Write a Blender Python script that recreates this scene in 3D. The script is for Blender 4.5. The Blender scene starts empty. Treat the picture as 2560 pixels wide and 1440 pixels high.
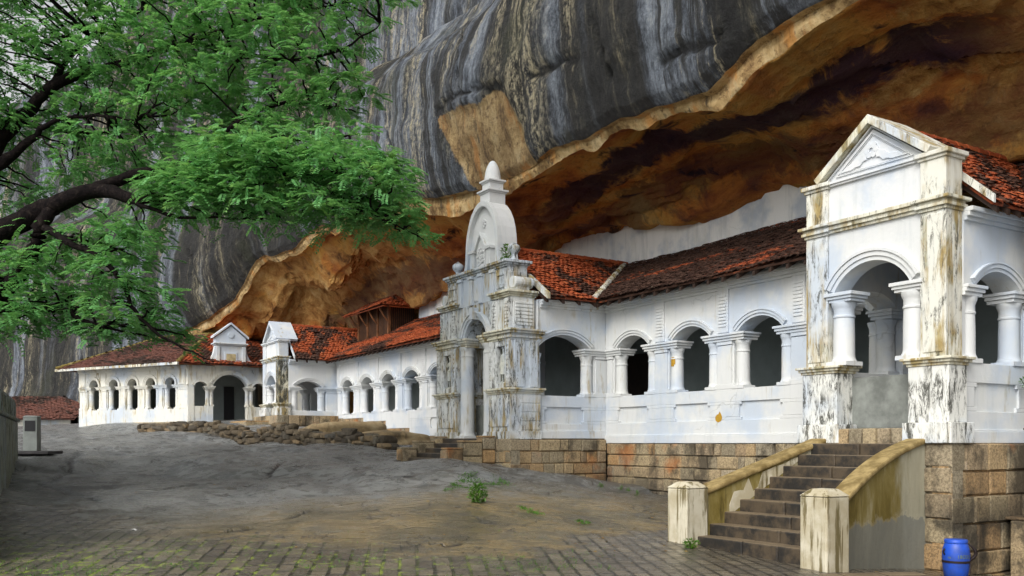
import bpy, bmesh, math, random
import numpy as np
from mathutils import Vector, Matrix

R = math.radians
rng = random.Random(7)
nrs = np.random.RandomState(11)
C = bpy.context.scene.collection

# ------------------------------------------------------------------ camera, sky, sun, exposure
F, CX, HY, CAMZ = 2300.0, 1280.0, 1108.0, 1.7     # focal length and horizon row in photo pixels, eye height
scene = bpy.context.scene
cam = bpy.data.objects.new('camera', bpy.data.cameras.new('camera'))
C.objects.link(cam)
cam.location = (0, 0, CAMZ)
cam.rotation_euler = (R(90), 0, 0)
cam.data.sensor_width = 36.0
cam.data.lens = F * 36.0 / 2560.0
cam.data.shift_y = (HY - 720.0) / 2560.0
cam.data.clip_end = 3000
scene.camera = cam

SUN_EL, SUN_AZ = 42.0, 212.0                      # azimuth the sun stands at, clockwise from +Y
world = bpy.data.worlds.new('World')
scene.world = world
world.use_nodes = True
wn, wl = world.node_tree.nodes, world.node_tree.links
wn.clear()
sky = wn.new('ShaderNodeTexSky')
sky.sky_type = 'NISHITA'
sky.sun_disc = False
sky.sun_elevation = R(SUN_EL)
sky.sun_rotation = R(SUN_AZ)
sky.dust_density = 4.0
sky.air_density = 1.0
hs = wn.new('ShaderNodeHueSaturation')
hs.inputs['Saturation'].default_value = 0.08      # overcast sky
bgn = wn.new('ShaderNodeBackground')
bgn.inputs['Strength'].default_value = 0.15
wo = wn.new('ShaderNodeOutputWorld')
wl.new(sky.outputs[0], hs.inputs['Color'])
wl.new(hs.outputs[0], bgn.inputs['Color'])
wl.new(bgn.outputs[0], wo.inputs['Surface'])

sd = bpy.data.lights.new('sun', 'SUN')
sd.energy = 1.25
sd.angle = R(32)
sd.color = (1.0, 0.95, 0.86)
so = bpy.data.objects.new('sun', sd)
C.objects.link(so)
az, el = R(SUN_AZ), R(SUN_EL)
sdir = Vector((math.sin(az) * math.cos(el), math.cos(az) * math.cos(el), math.sin(el)))
so.rotation_euler = sdir.to_track_quat('Z', 'Y').to_euler()
so.location = sdir * 60

scene.view_settings.view_transform = 'Standard'
scene.view_settings.look = 'None'
scene.view_settings.gamma = 1.0
scene.view_settings.exposure = 0.50

# ------------------------------------------------------------------ frames
A2 = Vector((-0.5253, 0.8509))     # along the temple front, away from the camera ("s")
B2 = Vector((0.8509, 0.5253))      # into the rock ("t")


def px(u, v, D):
    return Vector(((u - CX) / F * D, D, CAMZ + (HY - v) / F * D))


def st_u(u, t):
    k = (u - CX) / F
    D = t / (B2.x * k + B2.y)
    return D * (A2.x * k + A2.y), D


class Fr:
    def __init__(s, o, al, inw, z=CAMZ):
        s.o, s.al, s.inw, s.z = Vector(o), Vector(al), Vector(inw), z

    def __call__(s, a, d, z):
        p = s.o + s.al * a + s.inw * d
        return Vector((p.x, p.y, z + s.z))


FT = Fr((0, 0), A2, B2)
def front(t0): return Fr(B2 * t0, A2, B2)
def side(s0): return Fr(A2 * s0, B2, A2)           # wall that faces the camera side (-s)
def side_l(s0): return Fr(A2 * s0, B2, -A2)        # wall that faces away (+s)


# ------------------------------------------------------------------ object helpers
def tag(o, label=None, cat=None, group=None, kind=None):
    if label: o['label'] = label
    if cat: o['category'] = cat
    if group: o['group'] = group
    if kind: o['kind'] = kind
    return o


def thing(name, label, cat, loc, group=None):
    o = bpy.data.objects.new(name, None)
    o.empty_display_size = 0.3
    C.objects.link(o)
    o.location = loc
    return tag(o, label, cat, group)


class MB:
    def __init__(s):
        s.v, s.f = [], []

    def add(s, vs, fs):
        n = len(s.v)
        s.v += [tuple(p) for p in vs]
        s.f += [tuple(i + n for i in f) for f in fs]
        return s

    def hexa(s, p):
        return s.add(p, [(0, 3, 2, 1), (4, 5, 6, 7), (0, 1, 5, 4), (1, 2, 6, 5), (2, 3, 7, 6), (3, 0, 4, 7)])

    def box(s, fr, a0, a1, d0, d1, z0, z1):
        return s.hexa([fr(a0, d0, z0), fr(a1, d0, z0), fr(a1, d1, z0), fr(a0, d1, z0),
                       fr(a0, d0, z1), fr(a1, d0, z1), fr(a1, d1, z1), fr(a0, d1, z1)])

    def taper(s, fr, a0, a1, d0, d1, z0, z1, e):
        return s.hexa([fr(a0, d0, z0), fr(a1, d0, z0), fr(a1, d1, z0), fr(a0, d1, z0),
                       fr(a0 + e, d0 + e, z1), fr(a1 - e, d0 + e, z1), fr(a1 - e, d1 - e, z1), fr(a0 + e, d1 - e, z1)])

    def mould(s, fr, a0, a1, d0, d1, z0, steps):
        """stack of boxes growing outwards: steps = [(height, projection), ...]; d1 and a-range widen too"""
        z = z0
        for h, p in steps:
            s.box(fr, a0 - p, a1 + p, d0 - p, d1 + p, z, z + h)
            z += h
        return s

    def prism(s, fr, poly, d0, d1):
        n = len(poly)
        vs = [fr(a, d0, z) for a, z in poly] + [fr(a, d1, z) for a, z in poly]
        fs = [tuple(range(n)), tuple(range(2 * n - 1, n - 1, -1))]
        for i in range(n):
            j = (i + 1) % n
            fs.append((i, i + n, j + n, j))
        return s.add(vs, fs)

    def lathe(s, c, prof, n=20):
        c = Vector(c)
        vs, fs = [], []
        for r, z in prof:
            for k in range(n):
                a = 2 * math.pi * k / n
                vs.append((c.x + r * math.cos(a), c.y + r * math.sin(a), c.z + z))
        m = len(prof)
        for i in range(m - 1):
            for k in range(n):
                k2 = (k + 1) % n
                fs.append((i * n + k, i * n + k2, (i + 1) * n + k2, (i + 1) * n + k))
        fs.append(tuple(range(n - 1, -1, -1)))
        fs.append(tuple((m - 1) * n + k for k in range(n)))
        return s.add(vs, fs)

    def tube(s, pts, rad, n=10):
        pts = [Vector(p) for p in pts]
        vs, fs = [], []
        up = Vector((0.13, 0.2, 1)).normalized()
        for i, p in enumerate(pts):
            d = (pts[min(i + 1, len(pts) - 1)] - pts[max(i - 1, 0)]).normalized()
            x = d.cross(up)
            if x.length < 1e-3: x = d.cross(Vector((1, 0, 0)))
            x.normalize()
            y = x.cross(d).normalized()
            r = rad[i] if hasattr(rad, '__len__') else rad
            for k in range(n):
                a = 2 * math.pi * k / n
                vs.append(p + x * (r * math.cos(a)) + y * (r * math.sin(a)))
        for i in range(len(pts) - 1):
            for k in range(n):
                k2 = (k + 1) % n
                fs.append((i * n + k, i * n + k2, (i + 1) * n + k2, (i + 1) * n + k))
        fs.append(tuple(range(n - 1, -1, -1)))
        m = (len(pts) - 1) * n
        fs.append(tuple(m + k for k in range(n)))
        return s.add(vs, fs)

    def build(s, name, mat, parent=None, smooth=False, bevel=0.0, label=None, origin=None, recalc=True, angle=None):
        me = bpy.data.meshes.new(name)
        o = bpy.data.objects.new(name, me)
        loc = parent.matrix_world.translation if parent and parent.type == 'EMPTY' and parent.parent is None else None
        off = Vector((0, 0, 0))
        if parent is not None:
            root = parent
            off = Vector((0, 0, 0))
            while root is not None:
                off += Vector(root.location)
                root = root.parent
        elif origin is not None:
            off = Vector(origin)
        if origin is not None and parent is not None:
            o.location = Vector(origin) - off
            off = Vector(origin)
        elif origin is not None:
            o.location = origin
        me.from_pydata([(p[0] - off.x, p[1] - off.y, p[2] - off.z) for p in s.v], [], s.f)
        if recalc:
            bm = bmesh.new(); bm.from_mesh(me)
            bmesh.ops.recalc_face_normals(bm, faces=bm.faces)
            bm.to_mesh(me); bm.free()
        me.materials.append(mat)
        C.objects.link(o)
        if parent is not None: o.parent = parent
        if smooth:
            me.polygons.foreach_set('use_smooth', [True] * len(me.polygons))
            if angle: me.set_sharp_from_angle(angle=R(angle))
        if bevel > 0:
            b = o.modifiers.new('bevel', 'BEVEL')
            b.width = bevel; b.segments = 2; b.limit_method = 'ANGLE'; b.angle_limit = R(50)
        if label: o['label'] = label
        return o


def arc(c, w, spring, rise, n=14):
    Rr = (w * w / 4 + rise * rise) / (2 * rise)
    zc = spring + rise - Rr
    half = math.asin(min(1, (w / 2) / Rr))
    if rise > w / 2: half = math.pi - half
    return Rr, zc, [(c + Rr * math.sin(-half + 2 * half * i / n), zc + Rr * math.cos(-half + 2 * half * i / n)) for i in range(n + 1)], half


def arch_wall(mb, fr, a0, a1, z0, z1, d0, d1, ops):
    """wall from a0 to a1 between z0 and z1 with arched openings open down to z0; ops = [(c, w, rise[, spring])]"""
    cur = a0
    for op in sorted(ops):
        c, w, rise = op[:3]
        spring = op[3] if len(op) > 3 else z0
        mb.box(fr, cur, c - w / 2, d0, d1, z0, z1)
        _, _, pts, _ = arc(c, w, spring, rise)
        for (p, q) in zip(pts[:-1], pts[1:]):
            vs = [fr(p[0], d0, p[1]), fr(q[0], d0, q[1]), fr(q[0], d0, z1), fr(p[0], d0, z1),
                  fr(p[0], d1, p[1]), fr(q[0], d1, q[1]), fr(q[0], d1, z1), fr(p[0], d1, z1)]
            mb.add(vs, [(0, 1, 2, 3), (7, 6, 5, 4), (0, 4, 5, 1), (3, 2, 6, 7)])
        cur = c + w / 2
    mb.box(fr, cur, a1, d0, d1, z0, z1)


def arch_ring(mb, fr, c, w, spring, rise, r0, r1, d0, d1, stilt=0.0, n=18):
    Rr, zc, _, half = arc(c, w, spring, rise)
    ring = []
    if stilt: ring.append((c - w / 2, spring - stilt, c - w / 2 - (r1 - r0), spring - stilt))
    for i in range(n + 1):
        a = -half + 2 * half * i / n
        ring.append((c + (Rr + r0) * math.sin(a), zc + (Rr + r0) * math.cos(a), c + (Rr + r1) * math.sin(a), zc + (Rr + r1) * math.cos(a)))
    if stilt: ring.append((c + w / 2, spring - stilt, c + w / 2 + (r1 - r0), spring - stilt))
    for p, q in zip(ring[:-1], ring[1:]):
        mb.hexa([fr(p[0], d0, p[1]), fr(q[0], d0, q[1]), fr(q[0], d1, q[1]), fr(p[0], d1, p[1]),
                 fr(p[2], d0, p[3]), fr(q[2], d0, q[3]), fr(q[2], d1, q[3]), fr(p[2], d1, p[3])])


def panel_wall(mb, fr, a0, a1, d0, d1, z0, z1, panels, depth=0.045, nt=0.07):
    """solid wall whose face has recessed panels with notched corners; panels = [(a0,a1,z0,z1)] of equal height"""
    mb.box(fr, a0, a1, d0 + depth, d1, z0, z1)
    if not panels:
        mb.box(fr, a0, a1, d0, d0 + depth, z0, z1); return
    pz0, pz1 = panels[0][2], panels[0][3]
    mb.box(fr, a0, a1, d0, d0 + depth, z0, pz0)
    mb.box(fr, a0, a1, d0, d0 + depth, pz1, z1)
    for za, zb, e in ((pz0, pz0 + nt, nt), (pz0 + nt, pz1 - nt, 0), (pz1 - nt, pz1, nt)):
        cur = a0
        for p in sorted(panels):
            mb.box(fr, cur, p[0] + e, d0, d0 + depth, za, zb)
            cur = p[1] - e
        mb.box(fr, cur, a1, d0, d0 + depth, za, zb)


def stone_course(mb, fr, a0, a1, zt, zb, d0, course=0.315, wmin=0.20, wmax=0.66, depth=0.3, seed=1, back=True):
    r = random.Random(seed)
    z = zt
    g = 0.012
    if back:
        mb.box(fr, a0 + 0.01, a1 - 0.01, d0 + 0.035, d0 + depth, zb, zt - 0.004)
    while z > zb:
        h = course * r.uniform(0.9, 1.1)
        a = a0
        while a < a1 - 1e-4:
            w = r.uniform(wmin, wmax)
            if a1 - (a + w) < wmin * 0.6: w = a1 - a
            e = r.uniform(0.010, 0.024)
            j = r.uniform(-0.018, 0.014)
            x0, x1, y0, y1 = a + g, a + w - g, z - h + g, z - g
            jj = [r.uniform(-0.016, 0.016) for _ in range(8)]
            vs = [fr(x0, d0 + 0.05, y0), fr(x1, d0 + 0.05, y0), fr(x1, d0 + 0.05, y1), fr(x0, d0 + 0.05, y1),
                  fr(x0 + jj[0], d0 + 0.012 + j * .4, y0 + jj[1]), fr(x1 + jj[2], d0 + 0.012 + j * .4, y0 + jj[3]),
                  fr(x1 + jj[4], d0 + 0.012 + j * .4, y1 + jj[5] * .5), fr(x0 + jj[6], d0 + 0.012 + j * .4, y1 + jj[7] * .5),
                  fr(x0 + e, d0 - 0.012 + j, y0 + e), fr(x1 - e, d0 - 0.012 + j, y0 + e), fr(x1 - e, d0 - 0.012 + j, y1 - e), fr(x0 + e, d0 - 0.012 + j, y1 - e)]
            fs = [(8, 9, 10, 11)]
            for i in range(4):
                k = (i + 1) % 4
                fs += [(i, k, k + 4, i + 4), (i + 4, k + 4, k + 8, i + 8)]
            mb.add(vs, fs)
            a += w
        z -= h


def tiles(mb, E0, E1, T0, T1, tw=0.15, cl=0.135, seed=3, skip=0.010):
    r = random.Random(seed)
    E0, E1, T0, T1 = map(Vector, (E0, E1, T0, T1))
    ex = (E1 - E0).normalized()
    base = (T0 - E0) if (T0 - E0).length > 0.01 else (T1 - E0)
    ey = (base - ex * base.dot(ex)).normalized()
    n = ex.cross(ey).normalized()
    if n.z < 0: n = -n
    L, H = (E1 - E0).length, base.dot(ey)
    xl, xr = (T0 - E0).dot(ex), (T1 - E0).dot(ex)
    sag = lambda x, y: 0.03 * math.sin(x * 0.9 + 1.3) * math.sin(y * 1.1 + seed)
    j = 0
    while j * cl < H - 0.02:
        y = j * cl
        f = y / H
        l, rr = xl * f, L + (xr - L) * f
        i0 = int(math.floor(l / tw)) - 1
        i1 = int(math.ceil(rr / tw)) + 1
        for i in range(i0, i1):
            x = (i + (0.5 if j % 2 else 0.0)) * tw
            if x < l - tw * .3 or x > rr - tw * .4 or r.random() < skip: continue
            jx, jy, jn, tl = r.gauss(0, .010), r.gauss(0, .018) - (.07 if r.random() < .012 else 0), r.gauss(0, .008), r.gauss(0, .014)
            y0, y1 = y - 0.03 + jy, min(y + cl + 0.02, H + 0.03) + jy
            vs = []
            for yy, hn in ((y0, .050 + jn), (y1, .014 + jn)):
                for q, hh in ((0.02, 0), (.28, .018), (.72, .018), (.98, 0)):
                    p = E0 + ex * (x + q * tw + jx + (yy - y0) * tl * 2) + ey * yy + n * (hn + hh + tl * (q - .5) + sag(x, y))
                    vs.append(p)
            for q in range(4): vs.append(vs[q] - n * 0.022)
            mb.add(vs, [(0, 1, 5, 4), (1, 2, 6, 5), (2, 3, 7, 6), (8, 9, 1, 0), (9, 10, 2, 1), (10, 11, 3, 2)])
        j += 1
    # boarding under the tiles
    m = -n * 0.03
    lo = -n * 0.07
    mb.hexa([E0 + lo, E1 + lo, T1 + lo, T0 + lo, E0 + m, E1 + m, T1 + m, T0 + m] if (T1 - T0).length > .05 else
            [E0 + lo, E1 + lo, T1 + lo, T1 + lo + ex * .001, E0 + m, E1 + m, T1 + m, T1 + m + ex * .001])


def ridge_caps(mb, P, Q, r0=0.1, ln=0.3):
    P, Q = Vector(P), Vector(Q)
    d = (Q - P); n = max(1, int(d.length / ln)); d /= n
    x = d.normalized().cross(Vector((0, 0, 1))).normalized()
    y = x.cross(d.normalized())
    for i in range(n):
        a, b = P + d * i, P + d * (i + 1.12)
        vs = []
        for p, rr in ((a, r0 * 1.12), (b, r0 * 0.92)):
            for k in range(7):
                an = math.pi * (k / 6.0) * 1.1 - .15
                vs.append(p + x * rr * math.cos(an) + y * (rr * math.sin(an) - 0.02))
        mb.add(vs, [(k, k + 1, k + 8, k + 7) for k in range(6)] + [tuple(range(7)), tuple(range(13, 6, -1))])


# numpy fractal noise
def _hash(ix, iy, iz):
    h = (ix * 374761393 + iy * 668265263 + iz * 2147483647 * 3 + 1274126177) & 0xffffffff
    h = ((h ^ (h >> 13)) * 1274126177) & 0xffffffff
    return ((h ^ (h >> 16)) & 0xffffff) / float(0xffffff)


def vnoise(x, y, z):
    x, y, z = np.broadcast_arrays(np.asarray(x, float), np.asarray(y, float), np.asarray(z, float))
    ix, iy, iz = np.floor(x).astype(np.int64), np.floor(y).astype(np.int64), np.floor(z).astype(np.int64)
    fx, fy, fz = x - ix, y - iy, z - iz
    fx, fy, fz = [q * q * q * (q * (q * 6 - 15) + 10) for q in (fx, fy, fz)]
    def L(a, b, t): return a + (b - a) * t
    c = [[[_hash(ix + i, iy + j, iz + k) for k in (0, 1)] for j in (0, 1)] for i in (0, 1)]
    x00, x10 = L(c[0][0][0], c[1][0][0], fx), L(c[0][1][0], c[1][1][0], fx)
    x01, x11 = L(c[0][0][1], c[1][0][1], fx), L(c[0][1][1], c[1][1][1], fx)
    return L(L(x00, x10, fy), L(x01, x11, fy), fz) * 2 - 1


def fbm(x, y, z, o=4, g=0.5):
    s = 0.0; a = 1.0
    for i in range(o):
        s = s + a * vnoise(x * 2 ** i + 17.3 * i, y * 2 ** i + 5.1 * i, z * 2 ** i - 9.7 * i)
        a *= g
    return s


# ------------------------------------------------------------------ materials
class NT:
    def __init__(s, name, rough=0.8, spec=0.3):
        s.m = bpy.data.materials.new(name)
        s.m.use_nodes = True
        s.n, s.l = s.m.node_tree.nodes, s.m.node_tree.links
        s.b = s.n['Principled BSDF']
        s.b.inputs['Roughness'].default_value = rough
        s.b.inputs['Specular IOR Level'].default_value = spec
        g = s.n.new('ShaderNodeNewGeometry')
        s.pos, s.isl, s.nor = g.outputs['Position'], g.outputs['Random Per Island'], g.outputs['Normal']
        v = s.n.new('ShaderNodeVectorRotate')
        v.rotation_type = 'Z_AXIS'
        v.inputs['Angle'].default_value = -math.atan2(B2.y, B2.x)
        s.l.new(s.pos, v.inputs['Vector'])
        s.st = v.outputs[0]                        # (t, s, z)

    def _in(s, sock, val):
        if isinstance(val, bpy.types.NodeSocket): s.l.new(val, sock)
        elif val is not None:
            if hasattr(sock.default_value, '__len__') and not hasattr(val, '__len__'): val = (val,) * len(sock.default_value)
            if hasattr(val, '__len__') and hasattr(sock.default_value, '__len__') and len(sock.default_value) == 4 and len(val) == 3: val = (*val, 1)
            sock.default_value = val

    def map(s, vec, scale=(1, 1, 1), loc=(0, 0, 0), rot=(0, 0, 0)):
        n = s.n.new('ShaderNodeMapping')
        s.l.new(vec, n.inputs['Vector'])
        n.inputs['Scale'].default_value = scale; n.inputs['Location'].default_value = loc; n.inputs['Rotation'].default_value = rot
        return n.outputs[0]

    def noise(s, vec, scale=1.0, detail=4, rough=0.55, dist=0.0):
        n = s.n.new('ShaderNodeTexNoise')
        s.l.new(vec, n.inputs['Vector'])
        n.inputs['Scale'].default_value = scale; n.inputs['Detail'].default_value = detail
        n.inputs['Roughness'].default_value = rough; n.inputs['Distortion'].default_value = dist
        return n.outputs['Fac']

    def voro(s, vec, scale, feature='F1', out='Distance', rnd=1.0):
        n = s.n.new('ShaderNodeTexVoronoi')
        n.feature = feature
        s.l.new(vec, n.inputs['Vector'])
        n.inputs['Scale'].default_value = scale
        n.inputs['Randomness'].default_value = rnd
        return n.outputs[out]

    def ramp(s, fac, stops, interp='LINEAR'):
        n = s.n.new('ShaderNodeValToRGB')
        e = n.color_ramp.elements
        n.color_ramp.interpolation = interp
        while len(e) < len(stops): e.new(0.5)
        for i, (p, c) in enumerate(stops):
            e[i].position = p
            e[i].color = (*c, 1) if hasattr(c, '__len__') else (c, c, c, 1)
        s._in(n.inputs[0], fac)
        return n.outputs[0]

    def rng(s, fac, a, b, c=0.0, d=1.0):
        n = s.n.new('ShaderNodeMapRange')
        n.interpolation_type = 'SMOOTHSTEP'
        s._in(n.inputs[0], fac)
        for i, q in enumerate((a, b, c, d)): n.inputs[i + 1].default_value = q
        return n.outputs[0]

    def mix(s, fac, a, b, blend='MIX'):
        n = s.n.new('ShaderNodeMix')
        n.data_type = 'RGBA'; n.blend_type = blend
        s._in(n.inputs[0], fac); s._in(n.inputs[6], a); s._in(n.inputs[7], b)
        return n.outputs[2]

    def math(s, op, a, b=None):
        n = s.n.new('ShaderNodeMath'); n.operation = op
        s._in(n.inputs[0], a)
        if b is not None: s._in(n.inputs[1], b)
        return n.outputs[0]

    def sep(s, vec):
        n = s.n.new('ShaderNodeSeparateXYZ'); s.l.new(vec, n.inputs[0]); return n.outputs

    def attr(s, name):
        n = s.n.new('ShaderNodeAttribute'); n.attribute_name = name; return n.outputs['Fac']

    def bump(s, h, strength=0.4, dist=0.05, nrm=None):
        n = s.n.new('ShaderNodeBump')
        n.inputs['Strength'].default_value = strength; n.inputs['Distance'].default_value = dist
        s.l.new(h, n.inputs['Height'])
        if nrm is not None: s.l.new(nrm, n.inputs['Normal'])
        s.l.new(n.outputs[0], s.b.inputs['Normal'])
        return n.outputs[0]

    def col(s, c): s._in(s.b.inputs['Base Color'], c); return s
    def rough(s, c): s._in(s.b.inputs['Roughness'], c); return s


def plaster(name, dirt=0.3, grime=0.2, base=(0.80, 0.81, 0.80)):
    """limewash: blue-grey damp patches, ochre and black mildew in downward streaks"""
    m = NT(name, 0.85, 0.2)
    big = m.noise(m.pos, 0.55, 5, 0.6)
    c = m.mix(m.rng(big, .45, .60, 0, .75), base, (0.43, 0.50, 0.60))
    c = m.mix(m.rng(m.noise(m.map(m.pos, (1, 1, .35)), 2.3, 6, .65), .5, .78, 0, .45), c, (0.62, 0.62, 0.55))
    c = m.mix(m.rng(m.noise(m.map(m.pos, (2.2, 2.2, .22), (3, 1, 7)), 1.7, 7, .72, .2), .50, .68, 0, .42), c, (0.46, 0.49, 0.50))
    stv = m.map(m.pos, (3.2, 3.2, 0.45))
    st = m.noise(stv, 1.6, 7, 0.68, .3)
    zone = m.noise(m.pos, 0.8, 3, 0.6)
    lo = 0.74 - 0.26 * dirt
    f1 = m.math('MULTIPLY', m.rng(st, lo - .06, lo + .10), m.rng(zone, .56 - .2 * dirt, .72 - .2 * dirt))
    c = m.mix(m.math('MULTIPLY', f1, min(1, .35 + dirt * .7)), c, m.ramp(m.noise(m.pos, 3.1, 4, .6), [(0.3, (0.42, 0.34, 0.16)), (0.5, (0.30, 0.22, 0.09)), (0.7, (0.30, 0.31, 0.22))]))
    blk = m.noise(m.map(m.pos, (6, 6, 1.5)), 1.5, 9, 0.82, .5)
    lo2 = 0.72 - 0.22 * grime
    f2 = m.math('MULTIPLY', m.rng(blk, lo2 - .03, lo2 + .08), m.rng(m.noise(m.map(m.pos, (1, 1, 1), (7, 3, 1)), 0.9, 3), .52 - .22 * grime, .66 - .2 * grime))
    c = m.mix(m.math('MULTIPLY', f2, min(1, .45 + grime * .5)), c, (0.055, 0.055, 0.045))
    wv = m.n.new('ShaderNodeVectorMath'); wv.operation = 'SCALE'; wv.inputs['Scale'].default_value = .5
    wt = m.n.new('ShaderNodeTexNoise'); wt.inputs['Scale'].default_value = 3.0; wt.inputs['Detail'].default_value = 5
    m.l.new(m.pos, wt.inputs['Vector']); m.l.new(wt.outputs['Color'], wv.inputs[0])
    wa = m.n.new('ShaderNodeVectorMath'); wa.operation = 'ADD'
    m.l.new(m.pos, wa.inputs[0]); m.l.new(wv.outputs[0], wa.inputs[1])
    hc = m.voro(wa.outputs[0], .75, 'DISTANCE_TO_EDGE')
    c = m.mix(m.math('MULTIPLY', m.rng(hc, .012, .002), m.rng(m.noise(m.pos, .7, 3, .5), .56, .66, 0, .4)), c, (0.25, 0.26, 0.25))
    m.col(c)
    h = m.math('ADD', m.noise(m.pos, 14, 4, .6), m.math('MULTIPLY', m.noise(m.pos, 1.6, 3, .5), 2.0))
    m.bump(h, 0.22, 0.02)
    return m.m


def stone(name, warm=1.0, dark=0.0):
    m = NT(name, 0.75, 0.3)
    c = m.ramp(m.isl, [(0.0, (0.26, 0.22, 0.15)), (0.2, (0.42, 0.34, 0.21)), (0.4, (0.44, 0.315, 0.17)), (0.58, (0.34, 0.295, 0.21)),
                       (0.75, (0.46, 0.295, 0.14)), (0.9, (0.34, 0.225, 0.115)), (1.0, (0.42, 0.355, 0.25))])
    gr = m.noise(m.pos, 26, 5, .75)
    c = m.mix(m.rng(gr, .36, .62), m.mix(.62, c, (0.05, 0.035, 0.02)), c)
    c = m.mix(m.rng(m.noise(m.pos, 60, 2, .5), .6, .75, 0, .35), c, (0.6, 0.5, 0.36))
    c = m.mix(m.rng(m.noise(m.map(m.pos, (1, 1, .6)), 1.1, 6, .7), .48, .62, 0, .85), c, (0.050, 0.040, 0.028))
    c = m.mix(m.rng(m.noise(m.map(m.pos, (1, 1, 1), (4, 9, 2)), .7, 5, .65), .56, .70, 0, .65), c, (0.36, 0.13, 0.035))
    c = m.mix(m.rng(m.noise(m.map(m.pos, (3, 3, .5)), 2.0, 7, .7), .62, .76, 0, .6), c, (0.55, 0.5, 0.42))
    z = m.sep(m.pos)[2]
    moss = m.math('MULTIPLY', m.rng(z, 1.15, 0.35), m.rng(m.noise(m.pos, .8, 5, .65), .40, .56))
    c = m.mix(m.math('MULTIPLY', moss, .85), c, (0.022, 0.02, 0.017))
    m.col(c)
    m.bump(m.math('ADD', m.math('MULTIPLY', gr, .6), m.noise(m.pos, 7, 4, .6)), 0.6, 0.035)
    return m.m


def simple(name, c, rough=0.7, spec=0.3, var=0.25, scale=6, bump=0.15, dark=None):
    m = NT(name, rough, spec)
    d = dark or tuple(q * (1 - var * 1.6) for q in c)
    m.col(m.mix(m.rng(m.noise(m.pos, scale, 6, .65), .35, .68), d, c))
    if bump: m.bump(m.noise(m.pos, scale * 3, 4, .6), bump, 0.02)
    return m.m


MAT = {}
MAT['white'] = plaster('white_plaster', 0.5, 0.28, (0.61, 0.62, 0.615))
MAT['porch'] = plaster('stained_plaster', 0.62, 0.5, (0.60, 0.615, 0.62))
MAT['pier'] = plaster('mildewed_plaster', 0.95, 0.85, (0.66, 0.65, 0.58))
MAT['gate'] = plaster('weathered_plaster', 0.90, 0.92, (0.66, 0.675, 0.67))
MAT['band'] = plaster('mossy_moulding_plaster', 1.0, 0.75, (0.66, 0.64, 0.52))
MAT['clean'] = plaster('clean_plaster', 0.25, 0.12, (0.64, 0.65, 0.655))
MAT['pedestal'] = plaster('speckled_pedestal_plaster', .55, 1.0, (0.70, 0.70, 0.66))
MAT['blackpier'] = plaster('black_stained_plaster', 1.15, 1.25, (0.66, 0.62, 0.48))
MAT['wing'] = plaster('old_wing_plaster', 0.72, 0.6, (0.68, 0.665, 0.595))
MAT['stone'] = stone('granite_blocks')
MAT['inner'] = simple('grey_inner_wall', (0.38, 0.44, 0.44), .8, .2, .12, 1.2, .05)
MAT['lowgrey'] = simple('grey_cement', (0.24, 0.255, 0.235), .75, .3, .30, 2.0, .1)
MAT['floor'] = simple('cement_floor', (0.16, 0.15, 0.13), .7, .3, .2, 2, .1)
MAT['wood'] = simple('old_brown_timber', (0.20, 0.085, 0.035), .7, .3, .35, 4, .2)
MAT['darkwood'] = simple('dark_timber', (0.035, 0.02, 0.014), .6, .3, .2, 5, .1)
MAT['black'] = simple('dark_panel', (0.02, 0.02, 0.025), .5, .4, .1, 5, .05)


def mat_tile(name, dark=0.5, brown=0.0):
    m = NT(name, 0.8, 0.25)
    c = m.ramp(m.isl, [(0, (0.26, 0.055, 0.018)), (.3, (0.36, 0.075, 0.022)), (.6, (0.30, 0.062, 0.02)), (.8, (0.44, 0.11, 0.035)), (1, (0.20, 0.05, 0.022))])
    c = m.mix(brown, c, m.ramp(m.isl, [(0, (0.075, 0.045, 0.04)), (.5, (0.11, 0.062, 0.052)), (1, (0.06, 0.045, 0.045))]))
    c = m.mix(m.rng(m.noise(m.pos, 9, 4, .6), .4, .75, 0, .4), c, (0.12, 0.04, 0.025))
    b = m.noise(m.map(m.st, (.95, .26, .95)), 1.0, 6, .68, .3)
    fine = m.noise(m.pos, 5, 5, .7)
    mask = m.rng(m.math('ADD', b, m.math('MULTIPLY', m.math('SUBTRACT', fine, .5), .35)), .60 - .2 * dark, .68 - .2 * dark)
    c = m.mix(m.math('MULTIPLY', mask, .93), c, m.mix(m.isl, (0.016, 0.012, 0.010), (0.05, 0.032, 0.024)))
    c = m.mix(m.rng(m.noise(m.pos, 2.2, 6, .7), .66, .75, 0, .5), c, (0.32, 0.29, 0.20))
    m.col(c)
    m.bump(m.noise(m.pos, 30, 3, .6), .25, .01)
    return m.m


MAT['tile'] = mat_tile('clay_roof_tiles', 0.62, .02)
MAT['oldtile'] = mat_tile('old_clay_roof_tiles', 1.02, .15)
MAT['browntile'] = mat_tile('brown_weathered_roof_tiles', .55, .82)
MAT['freshtile'] = mat_tile('red_clay_roof_tiles', 0.12)


def tan_colour(m):
    n1 = m.noise(m.map(m.st, (1, 1, .5)), 1.5, 8, .74, .3)
    c = m.ramp(n1, [(.36, (0.13, 0.075, 0.032)), (.45, (0.34, 0.22, 0.095)), (.54, (0.50, 0.35, 0.165)), (.66, (0.64, 0.50, 0.29))])
    c = m.mix(m.rng(m.noise(m.pos, 5, 7, .8), .52, .62, 0, .75), c, (0.11, 0.055, 0.025))
    c = m.mix(m.rng(m.noise(m.map(m.st, (1, 1, .14), (5, 5, 1)), 1.4, 6, .65), .53, .64, 0, .7), c, (0.52, 0.22, 0.045))
    c = m.mix(m.rng(m.noise(m.map(m.st, (1, 1, .10)), 2.6, 7, .7), .56, .66, 0, .8), c, (0.035, 0.032, 0.028))
    return c


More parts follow.
